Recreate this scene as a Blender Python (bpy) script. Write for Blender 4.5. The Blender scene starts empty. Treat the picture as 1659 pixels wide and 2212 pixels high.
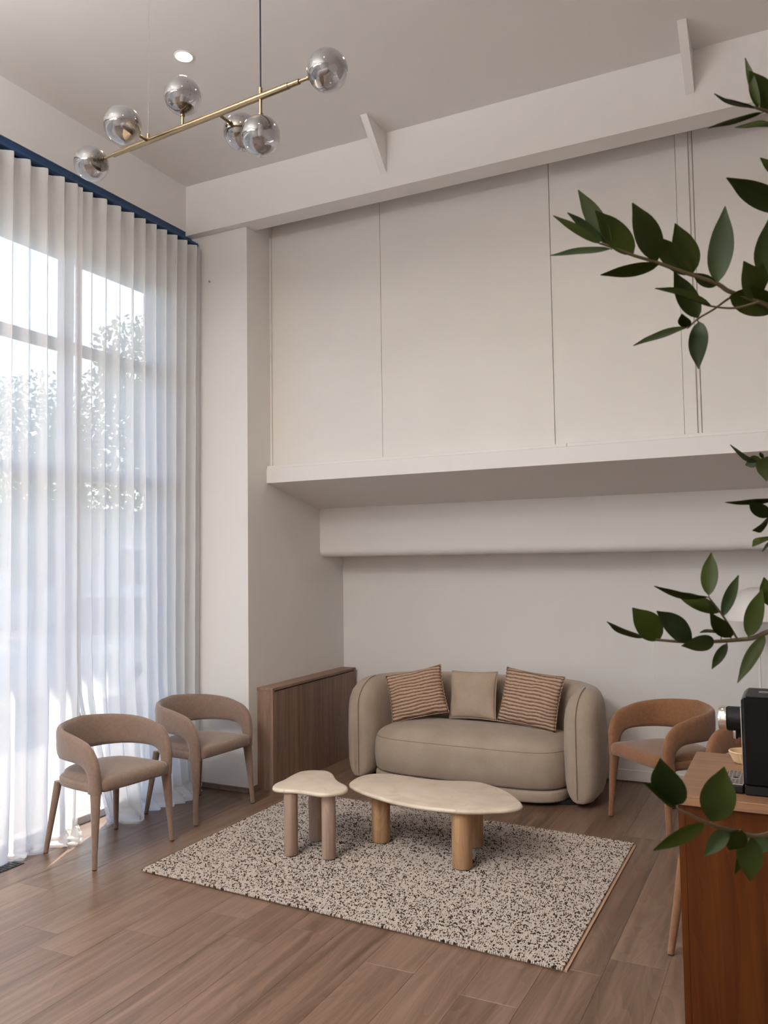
import bpy, math, random
from mathutils import Vector, Matrix
import numpy as np

scene = bpy.context.scene
COL = scene.collection
R = math.radians

# ------------------------------------------------------------------ camera
F_PX, W_PX = 1788.43, 1659.0
YAW, PITCH, ROLL, EYE = 0.462237, 0.058275, -0.013859, 1.55
cam_d = bpy.data.cameras.new('camera')
cam_d.sensor_fit = 'HORIZONTAL'
cam_d.sensor_width = 36.0
cam_d.lens = 36.0 * F_PX / W_PX
cam_d.clip_start = 0.05
cam_d.clip_end = 300
cam_d.dof.use_dof = True
cam_d.dof.focus_distance = 4.6
cam_d.dof.aperture_fstop = 16.0
cam = bpy.data.objects.new('camera', cam_d)
COL.objects.link(cam)
fw = Vector((-math.sin(YAW) * math.cos(PITCH), math.cos(YAW) * math.cos(PITCH), math.sin(PITCH)))
rt = Vector((math.cos(YAW), math.sin(YAW), 0))
up = rt.cross(fw)
r2 = rt * math.cos(ROLL) + up * math.sin(ROLL)
u2 = up * math.cos(ROLL) - rt * math.sin(ROLL)
cam.matrix_world = Matrix(((r2.x, u2.x, -fw.x, 0), (r2.y, u2.y, -fw.y, 0), (r2.z, u2.z, -fw.z, EYE), (0, 0, 0, 1)))
scene.camera = cam

# ------------------------------------------------------------------ light and exposure
scene.view_settings.view_transform = 'Standard'
scene.view_settings.look = 'None'
scene.view_settings.gamma = 1.0
scene.view_settings.use_curve_mapping = False
scene.view_settings.exposure = 0.21
scene.cycles.use_denoising = True
scene.cycles.max_bounces = 7
scene.cycles.diffuse_bounces = 5
scene.cycles.glossy_bounces = 3
scene.cycles.transparent_max_bounces = 14
scene.cycles.use_adaptive_sampling = True
scene.cycles.adaptive_threshold = 0.10
scene.cycles.use_light_tree = False
scene.cycles.sample_clamp_indirect = 6.0
scene.cycles.caustics_reflective = False
scene.cycles.caustics_refractive = False

SKY_STRENGTH = 0.60
SUN_STRENGTH = 13.0
SUN_ELEV = 40.0
PANEL_POWER = 41.0       # LED panels behind the camera, hung there as added fill light
DOWNLIGHT_POWER = 25.0
SPOT_POWER = 24.0

world = bpy.data.worlds.new('sky')
scene.world = world
world.use_nodes = True
wn = world.node_tree
wn.nodes.clear()
wo = wn.nodes.new('ShaderNodeOutputWorld')
wb = wn.nodes.new('ShaderNodeBackground')
ws = wn.nodes.new('ShaderNodeTexSky')
ws.sky_type = 'NISHITA'
ws.sun_disc = False
ws.sun_elevation = R(SUN_ELEV)
ws.sun_rotation = R(-26.3)
ws.air_density = 1.0
ws.dust_density = 1.2
ws.ozone_density = 1.0
wb.inputs['Strength'].default_value = SKY_STRENGTH
wn.links.new(ws.outputs[0], wb.inputs[0])
wn.links.new(wb.outputs[0], wo.inputs[0])

sun_d = bpy.data.lights.new('sun', 'SUN')
sun_d.energy = SUN_STRENGTH
sun_d.angle = R(0.6)
sun_d.color = (1.0, 0.88, 0.72)
sun = bpy.data.objects.new('sun', sun_d)
COL.objects.link(sun)
ce, se = math.cos(R(SUN_ELEV)), math.sin(R(SUN_ELEV))
sun.rotation_euler = Vector((0.443 * ce, -0.897 * ce, -se)).to_track_quat('-Z', 'Y').to_euler()
sun.location = (-8, 10, 9)

# ------------------------------------------------------------------ materials
def nt(name):
    m = bpy.data.materials.new(name)
    m.use_nodes = True
    n = m.node_tree
    n.nodes.clear()
    out = n.nodes.new('ShaderNodeOutputMaterial')
    return m, n, out

def N(n, typ, **kw):
    x = n.nodes.new(typ)
    for k, v in kw.items():
        if k.startswith('i_'):
            x.inputs[k[2:].replace('_', ' ')].default_value = v
        else:
            setattr(x, k, v)
    return x

def srgb(r, g, b):
    f = lambda c: (c / 255 / 12.92) if c / 255 <= 0.04045 else ((c / 255 + 0.055) / 1.055) ** 2.4
    return (f(r), f(g), f(b), 1.0)

def ramp(n, stops):
    r = n.nodes.new('ShaderNodeValToRGB')
    e = r.color_ramp.elements
    while len(e) < len(stops):
        e.new(0.5)
    for k, (p, c) in enumerate(stops):
        e[k].position = p
        e[k].color = c
    return r

def coords(n, scale=(1, 1, 1), rnd=False, loc=(0, 0, 0)):
    tc = n.nodes.new('ShaderNodeTexCoord')
    mp = n.nodes.new('ShaderNodeMapping')
    mp.inputs['Scale'].default_value = scale
    mp.inputs['Location'].default_value = loc
    src = tc.outputs['Object']
    if rnd:
        oi = n.nodes.new('ShaderNodeObjectInfo')
        vm = n.nodes.new('ShaderNodeVectorMath')
        vm.operation = 'MULTIPLY_ADD'
        n.links.new(oi.outputs['Random'], vm.inputs[0])
        vm.inputs[1].default_value = (37.0, 61.0, 23.0)
        n.links.new(src, vm.inputs[2])
        src = vm.outputs[0]
    n.links.new(src, mp.inputs[0])
    return mp

def plain(name, col, rough=0.5, metal=0.0, bump=0.0, bscale=60.0, var=0.0, vscale=3.0, spec=0.5, coat=0.0, sheen=0.0):
    m, n, out = nt(name)
    p = N(n, 'ShaderNodeBsdfPrincipled')
    p.inputs['Base Color'].default_value = col
    p.inputs['Roughness'].default_value = rough
    p.inputs['Metallic'].default_value = metal
    p.inputs['Specular IOR Level'].default_value = spec
    if coat:
        p.inputs['Coat Weight'].default_value = coat
    if sheen:
        p.inputs['Sheen Weight'].default_value = sheen
        p.inputs['Sheen Roughness'].default_value = 0.5
    if var:
        mp = coords(n)
        t = N(n, 'ShaderNodeTexNoise')
        t.inputs['Scale'].default_value = vscale
        t.inputs['Detail'].default_value = 4
        n.links.new(mp.outputs[0], t.inputs[0])
        lo = tuple(c * (1 - var) for c in col[:3]) + (1,)
        hi = tuple(min(1, c * (1 + var)) for c in col[:3]) + (1,)
        r = ramp(n, [(0.3, lo), (0.7, hi)])
        n.links.new(t.outputs['Fac'], r.inputs[0])
        n.links.new(r.outputs[0], p.inputs['Base Color'])
    if bump:
        mp = coords(n)
        t = N(n, 'ShaderNodeTexNoise')
        t.inputs['Scale'].default_value = bscale
        t.inputs['Detail'].default_value = 3
        n.links.new(mp.outputs[0], t.inputs[0])
        b = N(n, 'ShaderNodeBump')
        b.inputs['Strength'].default_value = bump
        b.inputs['Distance'].default_value = 0.01
        n.links.new(t.outputs['Fac'], b.inputs['Height'])
        n.links.new(b.outputs[0], p.inputs['Normal'])
    n.links.new(p.outputs[0], out.inputs[0])
    return m

def wood(name, dark, mid, light, axis='z', rough=0.45, scale=1.0, rnd=False, tone=0.0, bump=0.08, spec=0.4):
    """Oak-like grain: long streaks along one axis of the object, with a few cathedral swirls."""
    m, n, out = nt(name)
    p = N(n, 'ShaderNodeBsdfPrincipled')
    p.inputs['Roughness'].default_value = rough
    p.inputs['Specular IOR Level'].default_value = spec
    k = {'x': 0, 'y': 1, 'z': 2}[axis]
    sc = [26.0 * scale] * 3
    sc[k] = 1.1 * scale
    mp = coords(n, sc, rnd)
    a = N(n, 'ShaderNodeTexNoise')
    a.inputs['Scale'].default_value = 1.0
    a.inputs['Detail'].default_value = 6
    a.inputs['Distortion'].default_value = 0.6
    n.links.new(mp.outputs[0], a.inputs[0])
    sc2 = [4.5 * scale] * 3
    sc2[k] = 0.55 * scale
    mp2 = coords(n, sc2, rnd, (3, 5, 1))
    b = N(n, 'ShaderNodeTexNoise')
    b.inputs['Scale'].default_value = 1.0
    b.inputs['Detail'].default_value = 2
    b.inputs['Distortion'].default_value = 1.2
    n.links.new(mp2.outputs[0], b.inputs[0])
    # contour rings of the broad noise: the cathedral figure
    mul = N(n, 'ShaderNodeMath', operation='MULTIPLY')
    mul.inputs[1].default_value = 16.0
    n.links.new(b.outputs['Fac'], mul.inputs[0])
    frac = N(n, 'ShaderNodeMath', operation='FRACT')
    n.links.new(mul.outputs[0], frac.inputs[0])
    ad = N(n, 'ShaderNodeMath', operation='MULTIPLY_ADD')
    n.links.new(frac.outputs[0], ad.inputs[0])
    ad.inputs[1].default_value = 0.16
    n.links.new(a.outputs['Fac'], ad.inputs[2])
    ad2 = N(n, 'ShaderNodeMath', operation='MULTIPLY_ADD')
    n.links.new(b.outputs['Fac'], ad2.inputs[0])
    ad2.inputs[1].default_value = 0.35
    n.links.new(ad.outputs[0], ad2.inputs[2])
    fac = ad2.outputs[0]
    if tone:
        oi = n.nodes.new('ShaderNodeObjectInfo')
        mr = N(n, 'ShaderNodeMath', operation='MULTIPLY_ADD')
        n.links.new(oi.outputs['Random'], mr.inputs[0])
        mr.inputs[1].default_value = tone
        n.links.new(fac, mr.inputs[2])
        sub = N(n, 'ShaderNodeMath', operation='SUBTRACT')
        n.links.new(mr.outputs[0], sub.inputs[0])
        sub.inputs[1].default_value = tone * 0.5
        fac = sub.outputs[0]
    r = ramp(n, [(0.42, dark), (0.72, mid), (0.98, light)])
    n.links.new(fac, r.inputs[0])
    n.links.new(r.outputs[0], p.inputs['Base Color'])
    bp = N(n, 'ShaderNodeBump')
    bp.inputs['Strength'].default_value = bump
    bp.inputs['Distance'].default_value = 0.004
    n.links.new(a.outputs['Fac'], bp.inputs['Height'])
    n.links.new(bp.outputs[0], p.inputs['Normal'])
    n.links.new(p.outputs[0], out.inputs[0])
    return m

def cloth(name, col, col2, wscale=420.0, bump=0.25, rough=0.9, sheen=0.2):
    """Woven upholstery: crossed fine waves with a mottled tone."""
    m, n, out = nt(name)
    p = N(n, 'ShaderNodeBsdfPrincipled')
    p.inputs['Roughness'].default_value = rough
    p.inputs['Specular IOR Level'].default_value = 0.2
    p.inputs['Sheen Weight'].default_value = sheen
    mp = coords(n)
    a = N(n, 'ShaderNodeTexNoise')
    a.inputs['Scale'].default_value = wscale
    a.inputs['Detail'].default_value = 2
    n.links.new(mp.outputs[0], a.inputs[0])
    b = N(n, 'ShaderNodeTexNoise')
    b.inputs['Scale'].default_value = 5.0
    b.inputs['Detail'].default_value = 4
    n.links.new(mp.outputs[0], b.inputs[0])
    ad = N(n, 'ShaderNodeMath', operation='MULTIPLY_ADD')
    n.links.new(b.outputs['Fac'], ad.inputs[0])
    ad.inputs[1].default_value = 0.6
    n.links.new(a.outputs['Fac'], ad.inputs[2])
    r = ramp(n, [(0.55, col), (1.0, col2)])
    n.links.new(ad.outputs[0], r.inputs[0])
    n.links.new(r.outputs[0], p.inputs['Base Color'])
    bp = N(n, 'ShaderNodeBump')
    bp.inputs['Strength'].default_value = bump
    bp.inputs['Distance'].default_value = 0.002
    n.links.new(a.outputs['Fac'], bp.inputs['Height'])
    n.links.new(bp.outputs[0], p.inputs['Normal'])
    n.links.new(p.outputs[0], out.inputs[0])
    return m

def ribbed(name, dark, mid, light):
    """Pleated cushion cloth: wavering dark and light bands across the cushion."""
    m, n, out = nt(name)
    p = N(n, 'ShaderNodeBsdfPrincipled')
    p.inputs['Roughness'].default_value = 0.9
    p.inputs['Specular IOR Level'].default_value = 0.15
    mp = coords(n, (1, 1, 1), True)
    w = N(n, 'ShaderNodeTexWave', wave_type='BANDS', bands_direction='Y', wave_profile='SIN')
    w.inputs['Scale'].default_value = 13.5
    w.inputs['Distortion'].default_value = 4.0
    w.inputs['Detail'].default_value = 2.5
    w.inputs['Detail Scale'].default_value = 0.55
    n.links.new(mp.outputs[0], w.inputs[0])
    a = N(n, 'ShaderNodeTexNoise')
    a.inputs['Scale'].default_value = 70.0
    a.inputs['Detail'].default_value = 3
    n.links.new(mp.outputs[0], a.inputs[0])
    ad = N(n, 'ShaderNodeMath', operation='MULTIPLY_ADD')
    n.links.new(a.outputs['Fac'], ad.inputs[0])
    ad.inputs[1].default_value = 0.7
    n.links.new(w.outputs['Fac'], ad.inputs[2])
    r = ramp(n, [(0.35, dark), (0.75, mid), (1.0, light)])
    n.links.new(ad.outputs[0], r.inputs[0])
    n.links.new(r.outputs[0], p.inputs['Base Color'])
    bp = N(n, 'ShaderNodeBump')
    bp.inputs['Strength'].default_value = 0.8
    bp.inputs['Distance'].default_value = 0.006
    n.links.new(w.outputs['Fac'], bp.inputs['Height'])
    n.links.new(bp.outputs[0], p.inputs['Normal'])
    n.links.new(p.outputs[0], out.inputs[0])
    return m

def sheer(name):
    m, n, out = nt(name)
    tr = N(n, 'ShaderNodeBsdfTransparent')
    tr.inputs[0].default_value = (0.98, 0.98, 0.98, 1)
    df = N(n, 'ShaderNodeBsdfDiffuse')
    df.inputs[0].default_value = (0.96, 0.96, 0.965, 1)
    tl = N(n, 'ShaderNodeBsdfTranslucent')
    tl.inputs[0].default_value = (0.93, 0.93, 0.94, 1)
    mp = coords(n, (1, 1, 1))
    t = N(n, 'ShaderNodeTexNoise')
    t.inputs['Scale'].default_value = 230.0
    t.inputs['Detail'].default_value = 2
    n.links.new(mp.outputs[0], t.inputs[0])
    bp = N(n, 'ShaderNodeBump')
    bp.inputs['Strength'].default_value = 0.15
    bp.inputs['Distance'].default_value = 0.002
    n.links.new(t.outputs['Fac'], bp.inputs['Height'])
    n.links.new(bp.outputs[0], df.inputs['Normal'])
    a = N(n, 'ShaderNodeMixShader')
    a.inputs[0].default_value = 0.42
    n.links.new(df.outputs[0], a.inputs[1])
    n.links.new(tl.outputs[0], a.inputs[2])
    # threads look denser where the cloth is seen edge-on
    lw = N(n, 'ShaderNodeLayerWeight')
    lw.inputs[0].default_value = 0.35
    mr = N(n, 'ShaderNodeMapRange')
    mr.inputs['From Min'].default_value = 0.0
    mr.inputs['From Max'].default_value = 1.0
    mr.inputs['To Min'].default_value = 0.87
    mr.inputs['To Max'].default_value = 0.97
    n.links.new(lw.outputs['Facing'], mr.inputs['Value'])
    mx = N(n, 'ShaderNodeMixShader')
    n.links.new(mr.outputs[0], mx.inputs[0])
    n.links.new(tr.outputs[0], mx.inputs[1])
    n.links.new(a.outputs[0], mx.inputs[2])
    n.links.new(mx.outputs[0], out.inputs[0])
    return m

def thin_glass(name, tint, gloss, rough=0.0, power=5.0):
    """Thin glass: tinted clear body with a mirror coat that grows towards the rim."""
    m, n, out = nt(name)
    tr = N(n, 'ShaderNodeBsdfTransparent')
    tr.inputs[0].default_value = tint
    gl = N(n, 'ShaderNodeBsdfGlossy')
    gl.inputs['Color'].default_value = (0.95, 0.95, 0.96, 1)
    gl.inputs['Roughness'].default_value = rough
    # Schlick reflectance of a thin sheet, the same from both sides
    lw = N(n, 'ShaderNodeLayerWeight')
    lw.inputs[0].default_value = 0.5
    pw = N(n, 'ShaderNodeMath', operation='POWER')
    n.links.new(lw.outputs['Facing'], pw.inputs[0])
    pw.inputs[1].default_value = power
    ad = N(n, 'ShaderNodeMath', operation='MULTIPLY_ADD', use_clamp=True)
    n.links.new(pw.outputs[0], ad.inputs[0])
    ad.inputs[1].default_value = 1.0 - gloss
    ad.inputs[2].default_value = gloss
    mx = N(n, 'ShaderNodeMixShader')
    n.links.new(ad.outputs[0], mx.inputs[0])
    n.links.new(tr.outputs[0], mx.inputs[1])
    n.links.new(gl.outputs[0], mx.inputs[2])
    n.links.new(mx.outputs[0], out.inputs[0])
    return m

def emitter(name, col, strength):
    m, n, out = nt(name)
    e = N(n, 'ShaderNodeEmission')
    e.inputs[0].default_value = col
    e.inputs[1].default_value = strength
    n.links.new(e.outputs[0], out.inputs[0])
    return m

def leaf_mat(name, col, col2):
    m, n, out = nt(name)
    p = N(n, 'ShaderNodeBsdfPrincipled')
    p.inputs['Roughness'].default_value = 0.5
    p.inputs['Specular IOR Level'].default_value = 0.14
    mp = coords(n, (1, 1, 1), True)
    t = N(n, 'ShaderNodeTexNoise')
    t.inputs['Scale'].default_value = 9.0
    n.links.new(mp.outputs[0], t.inputs[0])
    r = ramp(n, [(0.3, col), (0.7, col2)])
    n.links.new(t.outputs['Fac'], r.inputs[0])
    n.links.new(r.outputs[0], p.inputs['Base Color'])
    tl = N(n, 'ShaderNodeBsdfTranslucent')
    tl.inputs[0].default_value = (col2[0] * 1.6, col2[1] * 1.9, col2[2] * 0.8, 1)
    mx = N(n, 'ShaderNodeMixShader')
    mx.inputs[0].default_value = 0.18
    n.links.new(p.outputs[0], mx.inputs[1])
    n.links.new(tl.outputs[0], mx.inputs[2])
    n.links.new(mx.outputs[0], out.inputs[0])
    return m

def stone(name):
    m, n, out = nt(name)
    p = N(n, 'ShaderNodeBsdfPrincipled')
    p.inputs['Roughness'].default_value = 0.32
    mp = coords(n)
    a = N(n, 'ShaderNodeTexNoise')
    a.inputs['Scale'].default_value = 7.0
    a.inputs['Detail'].default_value = 6
    a.inputs['Distortion'].default_value = 0.8
    n.links.new(mp.outputs[0], a.inputs[0])
    r = ramp(n, [(0.3, srgb(201, 184, 164)), (0.55, srgb(216, 200, 180)), (0.8, srgb(224, 211, 194))])
    n.links.new(a.outputs['Fac'], r.inputs[0])
    # sparse darker veins
    v = N(n, 'ShaderNodeTexVoronoi', feature='DISTANCE_TO_EDGE')
    v.inputs['Scale'].default_value = 3.2
    wv = N(n, 'ShaderNodeTexNoise')
    wv.inputs['Scale'].default_value = 9.0
    n.links.new(mp.outputs[0], wv.inputs[0])
    vm = N(n, 'ShaderNodeVectorMath', operation='MULTIPLY_ADD')
    n.links.new(wv.outputs['Color'], vm.inputs[0])
    vm.inputs[1].default_value = (0.12, 0.12, 0.12)
    n.links.new(mp.outputs[0], vm.inputs[2])
    n.links.new(vm.outputs[0], v.inputs['Vector'])
    vr = ramp(n, [(0.0, (1, 1, 1, 1)), (0.012, (0, 0, 0, 1))])
    n.links.new(v.outputs['Distance'], vr.inputs[0])
    br = ramp(n, [(0.52, (0, 0, 0, 1)), (0.62, (0.5, 0.5, 0.5, 1))])
    n.links.new(a.outputs['Fac'], br.inputs[0])
    mm = N(n, 'ShaderNodeMath', operation='MULTIPLY')
    n.links.new(vr.outputs[0], mm.inputs[0])
    n.links.new(br.outputs[0], mm.inputs[1])
    mx = N(n, 'ShaderNodeMix', data_type='RGBA')
    n.links.new(mm.outputs[0], mx.inputs['Factor'])
    n.links.new(r.outputs[0], mx.inputs['A'])
    mx.inputs['B'].default_value = srgb(150, 128, 108)
    n.links.new(mx.outputs['Result'], p.inputs['Base Color'])
    n.links.new(p.outputs[0], out.inputs[0])
    return m

def attr_cloth(name):
    m, n, out = nt(name)
    p = N(n, 'ShaderNodeBsdfPrincipled')
    p.inputs['Roughness'].default_value = 0.95
    p.inputs['Specular IOR Level'].default_value = 0.1
    a = N(n, 'ShaderNodeVertexColor', layer_name='yarn')
    n.links.new(a.outputs[0], p.inputs['Base Color'])
    n.links.new(p.outputs[0], out.inputs[0])
    return m

M = {}
M['wall'] = plain('wall_paint', (0.80, 0.775, 0.75, 1), 0.75, spec=0.25)
M['ceil'] = plain('ceiling_paint', (0.80, 0.775, 0.75, 1), 0.85, spec=0.2)
M['trim'] = plain('trim_paint', (0.81, 0.785, 0.76, 1), 0.5, spec=0.35)
M['panel'] = plain('panel_paint', (0.79, 0.762, 0.728, 1), 0.6, var=0.015, vscale=2.5, spec=0.3)
M['navy'] = plain('navy_steel', srgb(22, 58, 98), 0.45, var=0.1)
M['frame'] = plain('window_frame_paint', srgb(62, 92, 122), 0.4)
M['glass'] = thin_glass('window_glass', (0.97, 0.98, 0.985, 1), 0.035)
M['floor'] = wood('floor_oak', srgb(84, 63, 48), srgb(109, 85, 69), srgb(128, 103, 86), 'y', 0.34, 1.0, True, 0.22, 0.12, 0.45)
M['subfloor'] = plain('floor_joint', srgb(86, 66, 54), 0.8)
M['skirt'] = wood('skirting_oak', srgb(108, 88, 76), srgb(130, 108, 94), srgb(146, 124, 108), 'x', 0.5)
M['console'] = wood('console_walnut', srgb(106, 83, 69), srgb(130, 104, 88), srgb(150, 123, 105), 'z', 0.5)
M['console_top'] = wood('console_walnut_top', srgb(106, 83, 69), srgb(130, 104, 88), srgb(150, 123, 105), 'y', 0.5)
M['counter'] = wood('counter_oak_shaded', srgb(50, 21, 2), srgb(66, 30, 4), srgb(80, 40, 9), 'z', 0.6, 0.9, spec=0.15)  # shade on the counter's face is put into this colour; the top stays lighter
M['counter_top'] = wood('counter_oak_top', srgb(98, 68, 46), srgb(122, 88, 63), srgb(138, 104, 78), 'x', 0.42, 0.9)
M['leg_pale'] = wood('pale_ash', srgb(148, 122, 106), srgb(170, 144, 128), srgb(184, 160, 144), 'z', 0.5, 1.2)
M['leg_oak'] = wood('golden_oak', srgb(150, 112, 78), srgb(182, 142, 104), srgb(198, 162, 124), 'z', 0.5, 1.2)
M['stone'] = stone('cream_stone')
M['sofa'] = cloth('sofa_linen', srgb(150, 133, 117), srgb(172, 156, 140), 380, 0.3)
M['seam'] = plain('sofa_seam', srgb(128, 111, 96), 0.9)
M['plain_pillow'] = cloth('pillow_linen', srgb(160, 140, 122), srgb(182, 163, 145), 300, 0.35)
M['rib_pillow'] = ribbed('pillow_ribbed', srgb(118, 90, 74), srgb(160, 131, 111), srgb(188, 162, 141))
M['taupe'] = cloth('chair_taupe_suede', srgb(118, 97, 84), srgb(129, 107, 93), 60, 0.03, 0.8, 0.35)
M['tan'] = cloth('chair_suede_warm_lit', srgb(124, 84, 55), srgb(136, 95, 65), 60, 0.03, 0.8, 0.35)  # same suede as the taupe, with warm lamp light put into its colour
M['foot'] = plain('chair_foot', srgb(40, 32, 28), 0.6)
M['black_rubber'] = plain('black_plinth', srgb(14, 13, 12), 0.7)
M['sheer'] = sheer('sheer_voile')
M['rug'] = attr_cloth('rug_yarn')
M['rug_base'] = plain('rug_warp', srgb(92, 76, 66), 0.95)
M['rug_back'] = plain('rug_backing', srgb(176, 142, 116), 0.9)
M['brass'] = plain('brushed_brass', (0.27, 0.205, 0.125, 1), 0.30, 1.0)
M['hole'] = plain('socket_hole', (0.01, 0.008, 0.006, 1), 0.8)
M['smoke'] = thin_glass('smoked_glass', (0.60, 0.59, 0.61, 1), 0.20, 0.0, 2.6)
M['cord'] = plain('navy_cord', srgb(18, 20, 48), 0.6)
M['wire'] = plain('steel_wire', (0.45, 0.44, 0.43, 1), 0.4, 1.0)
M['white_metal'] = plain('white_enamel', (0.80, 0.78, 0.75, 1), 0.4)
M['lampshade'] = plain('white_lampshade', (0.84, 0.81, 0.78, 1), 0.5)
M['black_gloss'] = plain('black_gloss', (0.003, 0.003, 0.003, 1), 0.25, 0, spec=0.18)
M['black_matt'] = plain('black_matt', (0.006, 0.0055, 0.0055, 1), 0.5, spec=0.25)
M['chrome'] = plain('chrome', (0.75, 0.73, 0.70, 1), 0.12, 1.0)
M['steel'] = plain('drip_steel', (0.62, 0.60, 0.57, 1), 0.3, 1.0)
M['rattan'] = plain('cream_dish', srgb(206, 176, 138), 0.6)
M['leaf'] = leaf_mat('leaf_green', srgb(32, 39, 6), srgb(50, 59, 14))
M['leaf_dark'] = leaf_mat('leaf_deep_green', srgb(30, 40, 16), srgb(46, 57, 27))
M['stem'] = plain('plant_stem', srgb(78, 66, 40), 0.7)
M['bark'] = plain('bark', srgb(84, 68, 52), 0.9, bump=0.5, bscale=25)
M['pot'] = plain('pot_glaze', srgb(198, 190, 178), 0.5)
M['soil'] = plain('potting_soil', srgb(48, 38, 30), 1.0, bump=0.6, bscale=80)
M['vent'] = plain('vent_black', srgb(30, 32, 36), 0.5)
M['ground'] = plain('paving', srgb(176, 170, 160), 0.9, var=0.1, vscale=2.0)
M['asphalt'] = plain('asphalt', srgb(118, 116, 114), 0.95, var=0.12, vscale=6.0)
M['car_white'] = plain('car_white', (0.72, 0.72, 0.72, 1), 0.25, coat=1.0)
M['car_grey'] = plain('car_silver', (0.42, 0.43, 0.45, 1), 0.28, 0.6, coat=1.0)
M['car_glass'] = plain('car_glass', (0.03, 0.035, 0.04, 1), 0.08)
M['tyre'] = plain('tyre', (0.02, 0.02, 0.02, 1), 0.8)
M['render_wall'] = plain('cream_render', srgb(214, 206, 192), 0.9, var=0.05)
M['foliage'] = leaf_mat('tree_leaf', srgb(70, 88, 40), srgb(122, 138, 72))
M['led'] = emitter('led_panel_light', (1.0, 0.97, 0.93, 1), PANEL_POWER)
M['ceiling_fill'] = emitter('ceiling_fill_glow', (1.0, 0.99, 0.97, 1), PANEL_POWER * 2.0)  # upward emission added to brighten the ceiling
M['down'] = emitter('downlight_glow', (1.0, 0.86, 0.68, 1), DOWNLIGHT_POWER)

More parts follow.
